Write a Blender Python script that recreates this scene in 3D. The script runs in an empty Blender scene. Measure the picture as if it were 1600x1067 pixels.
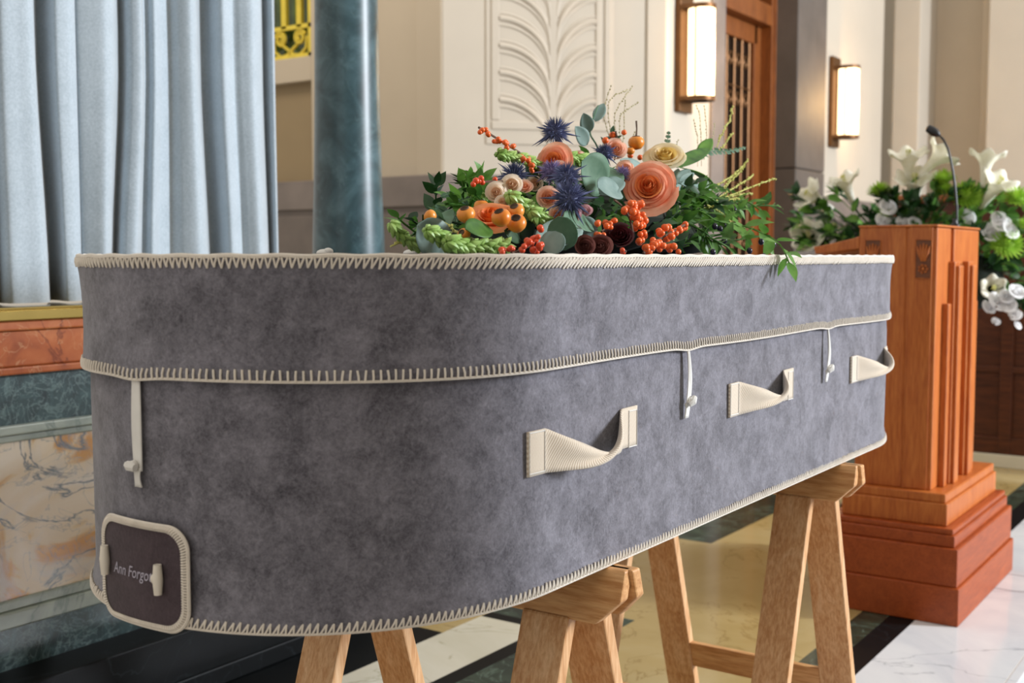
import bpy, math, random
from math import sin, cos, pi, radians, sqrt, atan2
from mathutils import Vector, Matrix
random.seed(7)
SC = bpy.context.scene
COL = SC.collection

# ------------------------------------------------------------------ camera
F, PIT, YAW, ZC = 1810.0, 0.0731, 0.6013, 1.1          # focal length in px of a 1600x1067 frame
cam = bpy.data.cameras.new('camera')
cam.sensor_width = 36.0
cam.lens = F / 1600 * 36
cam.clip_start = 0.05
cam.dof.use_dof = True
cam.dof.focus_distance = 1.65
cam.dof.aperture_fstop = 6.3
cam_o = bpy.data.objects.new('camera', cam)
cam_o.location = (0, 0, ZC)
cam_o.rotation_euler = (pi/2 - PIT, 0, YAW)
COL.objects.link(cam_o)
SC.camera = cam_o

# ------------------------------------------------------------------ light and exposure
SC.view_settings.view_transform = 'Standard'
SC.view_settings.look = 'None'
SC.view_settings.exposure = 0.0
SC.view_settings.gamma = 1.0
SC.view_settings.use_curve_mapping = False
W = bpy.data.worlds.new('world'); SC.world = W
W.use_nodes = True
W.node_tree.nodes['Background'].inputs[0].default_value = (1.0, 0.945, 0.87, 1)
W.node_tree.nodes['Background'].inputs[1].default_value = 0.86

def area_light(name, loc, target, size, power, color):
    l = bpy.data.lights.new(name, 'AREA'); l.shape = 'RECTANGLE'
    l.size, l.size_y = size; l.energy = power; l.color = color
    o = bpy.data.objects.new(name, l); o.location = loc
    d = Vector(target) - Vector(loc)
    o.rotation_euler = d.to_track_quat('-Z', 'Y').to_euler()
    COL.objects.link(o); return o
# daylight through a tall window on the right, kept off the coffin's near end by an added unseen blocker,
# an added soft fill for the far end, and an added unseen fill behind the curtain
area_light('window_daylight', (6.6, 6.9, 3.6), (-0.8, 1.6, 1.0), (0.26, 2.4), 1290, (0.86, 0.92, 1.0))
area_light('window_daylight_far_end', (4.4, 5.3, 4.0), (-1.8, 9.5, 1.6), (1.2, 1.6), 150, (1.0, 0.95, 0.88))
area_light('recess_ceiling_lamp', (-4.4, 3.3, 4.2), (-4.6, 5.0, 1.8), (0.8, 0.8), 34, (1.0, 0.90, 0.76))

# ------------------------------------------------------------------ helpers
FW = Vector((-sin(YAW)*cos(PIT), cos(YAW)*cos(PIT), -sin(PIT)))
RT = Vector((cos(YAW), sin(YAW), 0)); UP = RT.cross(FW)
CAM = Vector((0, 0, ZC))
def ray(x, y): return FW + RT*((x-800)/F) - UP*((y-533.5)/F)
def PX(x, y, X): d = ray(x, y); return CAM + d*(X/d.x)     # measured point on the plane x = X
def PY(x, y, Y): d = ray(x, y); return CAM + d*(Y/d.y)

def lin(h):
    h = h.lstrip('#'); out = []
    for i in (0, 2, 4):
        c = int(h[i:i+2], 16)/255
        out.append(c/12.92 if c <= .04045 else ((c+.055)/1.055)**2.4)
    return tuple(min(1.0, c*GAIN) for c in out)+(1,)
# reflectance of each material relative to the colour swatches named below
GAIN = 1.0
REFLECT = {'grey_felt': .72, 'brown_felt': .75, 'cream_yarn': .86, 'cream_plaster': .74, 'warm_plaster': .68, 'tan_panel': .72, 'beige_marble': .70, 'white_marble': .80,
           'cream_marble': .82, 'blue_green_marble': .76, 'orange_marble': .80, 'green_wall_marble': .66, 'pale_green_marble': .8, 'door_surround_stone': .95,
           'lectern_oak': .95, 'lectern_base_wood': .92, 'polished_brass': .55, 'door_oak': .95, 'bone_toggle': .9, 'white_cotton': .85, 'blue_thistle': .8,
           'green_bud': .85, 'orange_fruit': .9, 'white_lily': 1.0, 'white_blossom': 1.0, 'eucalyptus_leaf': .85, 'eucalyptus_green': .85, 'cream_webbing': .85,
           'yellow_veined_marble': .76, 'blue_grey_velvet': .88, 'oak': 1.0, 'oak_rail': 1.0}

class MB:
    """collects geometry for ONE mesh object"""
    def __init__(s): s.v = []; s.f = []; s.m = []; s.cur = 0
    def add(s, vs, fs):
        b = len(s.v); s.v += [Vector(p) for p in vs]
        for f in fs: s.f.append([b+i for i in f]); s.m.append(s.cur)
    def box(s, x0, x1, y0, y1, z0, z1, M=None):
        vs = [Vector((x, y, z)) for z in (z0, z1) for y in (y0, y1) for x in (x0, x1)]
        if M: vs = [M @ p for p in vs]
        s.add(vs, [(0,2,3,1),(4,5,7,6),(0,1,5,4),(2,6,7,3),(0,4,6,2),(1,3,7,5)]); return s
    def prism(s, poly, axis, a, b):
        """poly in the two other axes, extruded along axis from a to b"""
        def pt(p, t):
            return {'x': (t, p[0], p[1]), 'y': (p[0], t, p[1]), 'z': (p[0], p[1], t)}[axis]
        n = len(poly); vs = [pt(p, a) for p in poly]+[pt(p, b) for p in poly]
        s.add(vs, [tuple(range(n))[::-1], tuple(range(n, 2*n))]+[(i, (i+1) % n, n+(i+1) % n, n+i) for i in range(n)]); return s
    def tube(s, pts, r, n=6, caps=True, flat=None):
        pts = [Vector(p) for p in pts]; k = len(pts)
        rs = r if isinstance(r, (list, tuple)) else [r]*k
        ref = None; vs = []
        for i, p in enumerate(pts):
            t = (pts[min(i+1, k-1)]-pts[max(i-1, 0)])
            t = t.normalized() if t.length > 1e-9 else Vector((0, 0, 1))
            if ref is None:
                ref = Vector((0, 0, 1)) if abs(t.z) < .9 else Vector((1, 0, 0))
            a = (ref - t*ref.dot(t))
            a = a.normalized() if a.length > 1e-6 else t.orthogonal().normalized()
            ref = a; b = t.cross(a)
            for j in range(n):
                an = 2*pi*j/n
                vs.append(p+(a*cos(an)+b*sin(an))*rs[i])
        fs = [(i*n+j, i*n+(j+1) % n, (i+1)*n+(j+1) % n, (i+1)*n+j) for i in range(k-1) for j in range(n)]
        if caps: fs += [tuple(range(n))[::-1], tuple((k-1)*n+j for j in range(n))]
        s.add(vs, fs); return s
    def ball(s, c, r, nu=8, nv=6, M=None):
        c = Vector(c); r = Vector(r) if isinstance(r, (tuple, list, Vector)) else Vector((r, r, r))
        vs = [Vector((0, 0, -1))]
        for i in range(1, nv):
            ph = -pi/2+pi*i/nv
            for j in range(nu):
                th = 2*pi*j/nu; vs.append(Vector((cos(ph)*cos(th), cos(ph)*sin(th), sin(ph))))
        vs.append(Vector((0, 0, 1)))
        vs = [Vector((p.x*r.x, p.y*r.y, p.z*r.z)) for p in vs]
        if M: vs = [M @ p for p in vs]
        vs = [p+c for p in vs]
        fs = [(0, 1+(j+1) % nu, 1+j) for j in range(nu)]
        for i in range(nv-2):
            o = 1+i*nu
            fs += [(o+j, o+(j+1) % nu, o+nu+(j+1) % nu, o+nu+j) for j in range(nu)]
        o = 1+(nv-2)*nu; t = len(vs)-1
        fs += [(o+j, o+(j+1) % nu, t) for j in range(nu)]
        s.add(vs, fs); return s
    def grid(s, fn, nu, nv, closed=False):
        vs = [fn(i/nu if closed else i/nu, j/nv) for j in range(nv+1) for i in range(nu+(0 if closed else 1))]
        w = nu if closed else nu+1
        fs = [(j*w+i, j*w+(i+1) % w, (j+1)*w+(i+1) % w, (j+1)*w+i) for j in range(nv) for i in range(nu)]
        s.add(vs, fs); return s
    def lathe(s, prof, n=16, M=None, c=(0, 0, 0)):
        c = Vector(c); vs = []
        for r, z in prof:
            for j in range(n):
                p = Vector((r*cos(2*pi*j/n), r*sin(2*pi*j/n), z))
                vs.append((M @ p if M else p)+c)
        k = len(prof)
        fs = [(i*n+j, i*n+(j+1) % n, (i+1)*n+(j+1) % n, (i+1)*n+j) for i in range(k-1) for j in range(n)]
        fs += [tuple(range(n))[::-1], tuple((k-1)*n+j for j in range(n))]
        s.add(vs, fs); return s
    def build(s, name, mat, parent=None, smooth=True, bevel=0, solid=0, flat_angle=40):
        me = bpy.data.meshes.new(name)
        off = world_loc(parent) if parent else Vector((0, 0, 0))
        me.from_pydata([tuple(p-off) for p in s.v], [], s.f)
        mats = mat if isinstance(mat, (list, tuple)) else [mat]
        for m in mats: me.materials.append(m)
        if len(mats) > 1: me.polygons.foreach_set('material_index', s.m)
        if smooth: me.polygons.foreach_set('use_smooth', [True]*len(me.polygons))
        me.update()
        import bmesh
        bm = bmesh.new(); bm.from_mesh(me); bmesh.ops.recalc_face_normals(bm, faces=bm.faces)
        if smooth:
            lim = radians(flat_angle)
            for e in bm.edges:
                if len(e.link_faces) == 2 and e.calc_face_angle(0) > lim: e.smooth = False
        bm.to_mesh(me); bm.free()
        o = bpy.data.objects.new(name, me); COL.objects.link(o)
        if parent: o.parent = parent
        if solid:
            md = o.modifiers.new('thickness', 'SOLIDIFY'); md.thickness = solid; md.offset = 0
        if bevel:
            md = o.modifiers.new('bevel', 'BEVEL'); md.width = bevel; md.segments = 2; md.limit_method = 'ANGLE'
        return o
def world_loc(o):
    p = Vector((0, 0, 0))
    while o: p += Vector(o.location); o = o.parent
    return p
def tag(o, label=None, cat=None, group=None, kind=None):
    if label: o['label'] = label
    if cat: o['category'] = cat
    if group: o['group'] = group
    if kind: o['kind'] = kind
    return o
def thing(name, label, cat, loc, group=None):
    o = bpy.data.objects.new(name, None); o.empty_display_size = .05
    o.location = loc; COL.objects.link(o)
    return tag(o, label, cat, group)
def struct(o): o['kind'] = 'structure'; return o
def copy_part(o, parent, loc):
    c = o.copy(); COL.objects.link(c); c.parent = parent; c.location = loc
    return c

# ------------------------------------------------------------------ materials
def new_mat(name, rough=.6, metal=0, spec=.5, sheen=0, coat=0):
    global GAIN
    GAIN = REFLECT.get(name, 1.0)
    m = bpy.data.materials.new(name); m.use_nodes = True
    nt = m.node_tree; b = nt.nodes['Principled BSDF']
    b.inputs['Roughness'].default_value = rough; b.inputs['Metallic'].default_value = metal
    b.inputs['Specular IOR Level'].default_value = spec
    if sheen: b.inputs['Sheen Weight'].default_value = sheen; b.inputs['Sheen Roughness'].default_value = .5
    if coat: b.inputs['Coat Weight'].default_value = coat; b.inputs['Coat Roughness'].default_value = .12
    return m, nt, b
def coords(nt, scale=(1, 1, 1), rot=(0, 0, 0)):
    tc = nt.nodes.new('ShaderNodeTexCoord'); mp = nt.nodes.new('ShaderNodeMapping')
    mp.inputs['Scale'].default_value = scale; mp.inputs['Rotation'].default_value = rot
    nt.links.new(tc.outputs['Object'], mp.inputs['Vector']); return mp.outputs[0]
def noise(nt, vec, scale, detail=4, rough=.55, dist=0):
    n = nt.nodes.new('ShaderNodeTexNoise'); nt.links.new(vec, n.inputs['Vector'])
    n.inputs['Scale'].default_value = scale; n.inputs['Detail'].default_value = detail
    n.inputs['Roughness'].default_value = rough; n.inputs['Distortion'].default_value = dist
    return n.outputs['Fac']
def ramp(nt, fac, stops):
    r = nt.nodes.new('ShaderNodeValToRGB'); nt.links.new(fac, r.inputs[0])
    e = r.color_ramp.elements
    while len(e) < len(stops): e.new(.5)
    for el, (p, c) in zip(e, stops): el.position = p; el.color = lin(c) if isinstance(c, str) else (c, c, c, 1)
    return r.outputs[0]
def mix(nt, fac, a, b, mode='MIX'):
    n = nt.nodes.new('ShaderNodeMix'); n.data_type = 'RGBA'; n.blend_type = mode
    if hasattr(fac, 'node'): nt.links.new(fac, n.inputs[0])
    else: n.inputs[0].default_value = fac
    for i, x in ((6, a), (7, b)):
        if hasattr(x, 'node'): nt.links.new(x, n.inputs[i])
        else: n.inputs[i].default_value = lin(x)
    return n.outputs[2]
def bump(nt, b, h, strength=.3, dist=.002):
    n = nt.nodes.new('ShaderNodeBump'); n.inputs['Strength'].default_value = strength
    n.inputs['Distance'].default_value = dist
    nt.links.new(h, n.inputs['Height']); nt.links.new(n.outputs[0], b.inputs['Normal'])
def veins(nt, vec, scale, width, detail=6, dist=1.0):
    f = noise(nt, vec, scale, detail, .55, dist)
    m = nt.nodes.new('ShaderNodeMath'); m.operation = 'SUBTRACT'; m.inputs[1].default_value = .5; nt.links.new(f, m.inputs[0])
    a = nt.nodes.new('ShaderNodeMath'); a.operation = 'ABSOLUTE'; nt.links.new(m.outputs[0], a.inputs[0])
    return ramp(nt, a.outputs[0], [(0, 1.0), (width, 0.0)])
def plain(name, col, rough=.6, metal=0, var=.12, scale=6, bmp=0, spec=.5, sheen=0, coat=0, vec=(1, 1, 1)):
    """one colour with soft noise variation"""
    m, nt, b = new_mat(name, rough, metal, spec, sheen, coat)
    c = lin(col); v = coords(nt, vec); f = noise(nt, v, scale, 5)
    r = nt.nodes.new('ShaderNodeValToRGB'); nt.links.new(f, r.inputs[0])
    e = r.color_ramp.elements
    e[0].position = .3; e[0].color = tuple(x*(1-var) for x in c[:3])+(1,)
    e[1].position = .7; e[1].color = tuple(min(1, x*(1+var)) for x in c[:3])+(1,)
    nt.links.new(r.outputs[0], b.inputs['Base Color'])
    if bmp: bump(nt, b, f, bmp, .003)
    return m
def felt(name, c0, c1, c2, sheen=.35):
    m, nt, b = new_mat(name, .95, 0, .15, sheen)
    v = coords(nt)
    big = noise(nt, v, 22, 5, .7, .4); fine = noise(nt, v, 240, 4, .7, .8); mid = noise(nt, v, 70, 5, .75, 1.2)
    base = ramp(nt, mid, [(.28, c0), (.52, c1), (.75, c2)])
    c = mix(nt, .40, base, ramp(nt, fine, [(.36, c0), (.64, c2)]))
    c = mix(nt, .36, c, ramp(nt, big, [(.36, c0), (.64, c2)]))
    nt.links.new(c, b.inputs['Base Color'])
    bump(nt, b, fine, .5, .0015)
    return m
def wood(name, c0, c1, c2, grain='z', rough=.4, scale=1.0, coat=0, dens=1.0):
    m, nt, b = new_mat(name, rough, 0, .35, 0, coat)
    s = {'x': (1.4, 16, 16), 'y': (16, 1.4, 16), 'z': (16, 16, 1.4)}[grain]
    v = coords(nt, tuple(a*scale for a in s))
    n1 = noise(nt, v, 1.6*dens, 5, .6, 1.2); n2 = noise(nt, v, 9*dens, 4, .6, .3)
    c = ramp(nt, n1, [(.28, c0), (.5, c1), (.72, c2)])
    c = mix(nt, .42, c, ramp(nt, n2, [(.38, c0), (.62, c2)]))
    nt.links.new(c, b.inputs['Base Color']); bump(nt, b, n2, .12, .001)
    return m
def marble(name, base, stops, vein, vscale=2.0, vwidth=.02, scale=2.0, rough=.15, vec=(1, 1, 1), vein2=None, vmix=.8):
    m, nt, b = new_mat(name, rough, 0, .5)
    v = coords(nt, vec)
    c = ramp(nt, noise(nt, v, scale, 6, .6, 1.0), stops)
    w = veins(nt, v, vscale, vwidth)
    k = nt.nodes.new('ShaderNodeMath'); k.operation = 'MULTIPLY'; k.inputs[1].default_value = vmix; nt.links.new(w, k.inputs[0])
    c = mix(nt, k.outputs[0], c, vein)
    if vein2:
        w2 = veins(nt, v, vscale*2.7, vwidth*.8)
        k2 = nt.nodes.new('ShaderNodeMath'); k2.operation = 'MULTIPLY'; k2.inputs[1].default_value = .5; nt.links.new(w2, k2.inputs[0])
        c = mix(nt, k2.outputs[0], c, vein2)
    nt.links.new(c, b.inputs['Base Color'])
    return m
def emit(name, col, strength):
    m, nt, b = new_mat(name, .3)
    b.inputs['Base Color'].default_value = lin(col); b.inputs['Emission Color'].default_value = lin(col)
    b.inputs['Emission Strength'].default_value = strength
    return m

M = {}
M['felt'] = felt('grey_felt', '#434047', '#74717a', '#aba8b2')
M['felt_plate'] = felt('brown_felt', '#40343a', '#4f4246', '#625359', .2)
M['yarn'] = plain('cream_yarn', '#e9dfd0', .9, 0, .06, 60, sheen=.3)
M['cotton'] = plain('white_cotton', '#ece9e2', .85, 0, .06, 40, sheen=.2)
def webbing():
    m, nt, b = new_mat('cream_webbing', .9, 0, .2, .3)
    v = coords(nt, (1, 1, 1), (0.5, 0, 0)); w = nt.nodes.new('ShaderNodeTexWave'); w.wave_type = 'BANDS'; w.bands_direction = 'Y'
    nt.links.new(v, w.inputs['Vector']); w.inputs['Scale'].default_value = 110; w.inputs['Distortion'].default_value = .8
    nt.links.new(ramp(nt, w.outputs['Fac'], [(.1, '#d3bfa6'), (.8, '#efe2cf')]), b.inputs['Base Color'])
    bump(nt, b, w.outputs['Fac'], .4, .001); return m
M['webbing'] = webbing()
M['bone'] = plain('bone_toggle', '#e9e0d0', .4, 0, .05, 40)
M['oak'] = wood('oak', '#b47c49', '#d39f6b', '#e6bf93', 'z', .45, 1.6)
M['oak_x'] = wood('oak_rail', '#ad733e', '#cd955c', '#e0b07a', 'x', .45, 1.6)
M['ped'] = wood('lectern_oak', '#9c4c1c', '#b66226', '#c97838', 'z', .42, 1.5, .08)
M['ped_red'] = wood('lectern_base_wood', '#853812', '#9c4518', '#ae5422', 'y', .42, 1.2, .06)
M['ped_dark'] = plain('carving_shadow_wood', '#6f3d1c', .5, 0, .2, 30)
M['door'] = wood('door_oak', '#5c2f12', '#7c451d', '#925628', 'z', .45, 1.2)
M['dark_wood'] = wood('dark_oak', '#33170b', '#4a2411', '#5f3118', 'x', .4, 1.0)
M['plaster'] = plain('cream_plaster', '#d9cdbb', .8, 0, .03, 3, .05)
M['plaster_warm'] = plain('warm_plaster', '#dccbb2', .8, 0, .03, 3)
M['tan'] = plain('tan_panel', '#a8916c', .75, 0, .05, 3)  # shading of the recessed panel put into its colour
M['stone'] = plain('grey_brown_stone', '#776c65', .6, 0, .16, 5, .05)
M['stone_door'] = plain('door_surround_stone', '#5b534d', .7, 0, .16, 5, .05)
M['stone_dark'] = plain('dark_stone', '#6a5f57', .55, 0, .18, 5)
M['white_marble'] = marble('white_marble', '', [(.3, '#d6d8dd'), (.55, '#ececec'), (.8, '#f6f5f3')], '#9a9da3', 1.1, .005, 2.2, .12, vmix=.6)
M['cream_marble'] = marble('cream_marble', '', [(.3, '#d6cfb6'), (.6, '#e6e0cd'), (.8, '#efe9da')], '#b9af93', 2.2, .01, 2.0, .14)
M['beige_marble'] = marble('beige_marble', '', [(.3, '#b79c60'), (.5, '#c7ad72'), (.75, '#d2bd8a')], '#a68a52', 2.6, .01, 1.5, .12)
M['green_marble'] = marble('green_marble', '', [(.3, '#141e17'), (.5, '#26352a'), (.7, '#3b4b3b')], '#66786a', 6, .015, 11, .16, vein2='#0d1410', vmix=.5)
M['green_wall'] = marble('green_wall_marble', '', [(.3, '#16282b'), (.5, '#2b4344'), (.7, '#456060')], '#7d9492', 9, .02, 22, .35, vein2='#8ca3a0', vmix=.5)
M['pale_green'] = marble('pale_green_marble', '', [(.3, '#848f86'), (.55, '#a3aba0'), (.8, '#b9bfb3')], '#6f7d76', 5, .02, 6, .3)
M['black_marble'] = marble('black_marble', '', [(.3, '#060707'), (.6, '#0d0f10'), (.9, '#16191b')], '#33393d', 1.5, .003, 2, .45, vmix=.3)
M['black_marble'].node_tree.nodes['Principled BSDF'].inputs['Specular IOR Level'].default_value = .12
M['rosso'] = marble('orange_marble', '', [(.3, '#8a4526'), (.5, '#a85c33'), (.7, '#bd7446')], '#6d3420', 4, .015, 6, .22, vein2='#c99a70')
M['column'] = marble('blue_green_marble', '', [(.3, '#21393f'), (.5, '#3a565d'), (.7, '#55727a')], '#6a868c', 5, .012, 9, .36, vein2='#2c4a46', vmix=.3)
def pavonazzo():
    m, nt, b = new_mat('yellow_veined_marble', .2)
    v = coords(nt, (1, 1.1, 1.6), (.5, 0, 0))
    c = ramp(nt, noise(nt, v, 3.0, 4, .5, 1.4), [(.34, '#eadbc6'), (.50, '#e2cba8'), (.55, '#cf9437'), (.66, '#c07a1e')])
    c = mix(nt, ramp(nt, noise(nt, v, 3.4, 6, .6, 1.2), [(.48, 0.0), (.62, .75)]), c, '#cfcac6')
    k = veins(nt, v, 2.1, .02, 7, 2.2); k2 = veins(nt, v, 5.5, .014, 5, 1.5)
    c = mix(nt, k, c, '#5f6a74'); c = mix(nt, mix(nt, .6, '#000000', k2), c, '#8b8f92')
    nt.links.new(c, b.inputs['Base Color']); return m
M['pavo'] = pavonazzo()
M['brass'] = plain('polished_brass', '#b89c58', .24, 1.0, .15, 4)
M['bronze'] = plain('dark_bronze', '#6b4a2c', .45, .7, .15, 12)
M['gilt'] = plain('yellow_gilt_metal', '#d8c040', .35, .25, .12, 14)
M['green_glass'] = plain('green_stained_glass', '#4d5f2c', .15, 0, .5, 9)
M['dark_glass'] = plain('dark_glass', '#1d140e', .15, 0, .3, 8)
M['black'] = plain('black_plastic', '#141416', .45, 0, .1, 30)
M['glass_lamp'] = emit('lamp_glass', '#ffe2b0', 3.5)
M['curtain'] = None
def curtain_mat():
    m, nt, b = new_mat('blue_grey_velvet', .85, 0, .2, .6)
    v = coords(nt); f = noise(nt, v, 160, 4, .7); g = noise(nt, v, 14, 4)
    c = mix(nt, .4, ramp(nt, f, [(.3, '#a0aeb7'), (.7, '#c6d2db')]), ramp(nt, g, [(.3, '#a8b4bc'), (.7, '#bfcbd3')]))
    nt.links.new(c, b.inputs['Base Color']); bump(nt, b, f, .25, .002); return m
M['curtain'] = curtain_mat()
def leafm(name, c0, c1, rough=.45, trans=.0):
    m, nt, b = new_mat(name, rough, 0, .4)
    c = ramp(nt, noise(nt, coords(nt), 30, 3), [(.3, c0), (.7, c1)])
    nt.links.new(c, b.inputs['Base Color'])
    if trans:
        tr = nt.nodes.new('ShaderNodeBsdfTranslucent'); nt.links.new(c, tr.inputs[0])
        mx = nt.nodes.new('ShaderNodeMixShader'); mx.inputs[0].default_value = trans
        nt.links.new(b.outputs[0], mx.inputs[1]); nt.links.new(tr.outputs[0], mx.inputs[2])
        nt.links.new(mx.outputs[0], nt.nodes['Material Output'].inputs[0])
    return m
M['leaf'] = leafm('green_leaf', '#2f5a22', '#5c8a37', .45, 0.3); M['leaf_dark'] = leafm('dark_leaf', '#173318', '#2c5426', .45, 0.2)
M['leaf_bright'] = leafm('bright_leaf', '#4c8030', '#78a548', .45, 0.35); M['euca'] = leafm('eucalyptus_leaf', '#7f9d95', '#a9c1b8', .6, 0.3)
M['euca_green'] = leafm('eucalyptus_green', '#5f8a6c', '#8bad90', .6, 0.35); M['bud'] = leafm('green_bud', '#83ad4c', '#aecb74')
M['foam'] = leafm('moss_green', '#0a1008', '#162211', .9)  # near-black, shade between the flowers put into the colour
M['coral'] = leafm('coral_petal', '#f59a74', '#fcc8a9', .6, 0.4); M['orange_p'] = leafm('orange_petal', '#f38a48', '#fab77e', .6, 0.4)
M['yellow_p'] = leafm('yellow_petal', '#f2dba4', '#fdf5dc', .6, 0.4); M['cream_p'] = leafm('cream_petal', '#f0dcc2', '#fcf1e2', .6, 0.4)
M['peach_p'] = leafm('peach_petal', '#f5bfa2', '#fce0cf', .6, 0.4); M['burg'] = leafm('burgundy_petal', '#3a151a', '#5c2527', .5, 0.2)
M['brownrose'] = leafm('brown_pink_petal', '#6a3a36', '#96645a', .6, 0.25); M['pink_p'] = leafm('dusky_pink_petal', '#cf99a0', '#e6c0c2', .6, 0.35)
M['coral_in'] = leafm('coral_heart', '#ee7f45', '#f7a767', .6, .15); M['orange_p_in'] = leafm('orange_heart', '#e5671f', '#f08f45', .6, .15)
M['yellow_p_in'] = leafm('yellow_heart', '#e3bf62', '#f2dc95', .6, .2); M['cream_p_in'] = leafm('cream_heart', '#e3b58e', '#f0d0b0', .6, .2); M['peach_p_in'] = leafm('peach_heart', '#eda57c', '#f5c4a4', .6, .2)
M['thistle'] = leafm('blue_thistle', '#454d70', '#767fac', .6); M['thistle_p'] = leafm('purple_thistle', '#6a5a86', '#9488b4', .6)
M['berry'] = leafm('orange_berry', '#e0501f', '#ee7a35', .3); M['berry_red'] = leafm('red_berry', '#c83a1c', '#e25a2c', .3)
M['hip'] = leafm('orange_fruit', '#e07a1c', '#f0a040', .35); M['calyx'] = leafm('dried_calyx', '#3b2d22', '#6d5a48', .8)
M['twig'] = leafm('brown_twig', '#4a3426', '#6d5240', .8); M['blackberry'] = leafm('black_berry', '#14121c', '#27243a', .25)
M['grass'] = leafm('dry_grass', '#a39a72', '#c9c09a', .7); M['catkin'] = leafm('yellow_green_catkin', '#a8a84e', '#cdca7c', .7)
M['lily'] = leafm('white_lily', '#e9e6d2', '#f7f5ea', .5, 0.35); M['lily_green'] = leafm('lily_throat', '#c8d2a0', '#e6eacb', .5)
M['mum'] = leafm('green_chrysanthemum', '#86b52c', '#b4d457', .6, 0.3); M['white_f'] = leafm('white_blossom', '#e9e9ea', '#fafafa', .6, 0.35)

# ================================================================== FLOOR
def build_floor():
    mb = MB()
    mats = [M['black_marble'], M['cream_marble'], M['green_marble'], M['beige_marble'], M['white_marble']]
    xs = [-6.5, -2.27, -2.05, -1.85, -1.83, -1.775, -1.64, -1.10, -1.017, -.94, -.605]
    ys = [-1.5, 2.63, 2.82, 2.87, 3.05, 4.05, 12.0]
    def mat(x, y):
        if x < -2.05: return 0 if y < 2.63 else (3 if y < 4.05 else 2)
        if x < -1.83: return 1 if y < 2.82 else 0 if y < 2.87 else 2 if y < 3.05 else 3 if (y < 4.05 or x > -1.85) else 2
        if x < -1.775: return 0 if y < 2.87 else 2 if y < 3.05 else 3
        if x < -1.64: return 2 if y < 3.05 else 3
        if x < -1.10: return 3
        if x < -1.017: return 2
        if x < -.94: return 0
        return 4
    for i in range(len(xs)-1):
        for j in range(len(ys)-1):
            mb.cur = mat((xs[i]+xs[i+1])/2, (ys[j]+ys[j+1])/2)
            mb.add([(xs[i], ys[j], 0), (xs[i+1], ys[j], 0), (xs[i+1], ys[j+1], 0), (xs[i], ys[j+1], 0)], [(0, 1, 2, 3)])
    struct(mb.build('floor', mats, None, False))
    # thin joints of the white marble paving
    j = MB()
    for y in (2.2, 4.03, 4.24, 5.6, 7.0): j.box(-.94, -.605, y-.0015, y+.0015, -.001, .0006)
    struct(j.build('trim_1', M['stone'], None, False))
    s = MB().box(-.605, -.575, -1.5, 12, -.035, .0).box(-.605, -.595, -1.5, 12, -.16, -.035)
    struct(s.build('trim_2', M['white_marble'], None, False, .004))
    l = MB(); l.add([(-.6, -1.5, -.16), (9, -1.5, -.16), (9, 12, -.16), (-.6, 12, -.16)], [(0, 1, 2, 3)])
    l.cur = 0
    struct(l.build('floor_lower', plain('grey_blue_paving', '#a9b2bc', .25, 0, .1, 3), None, False))
build_floor()

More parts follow.
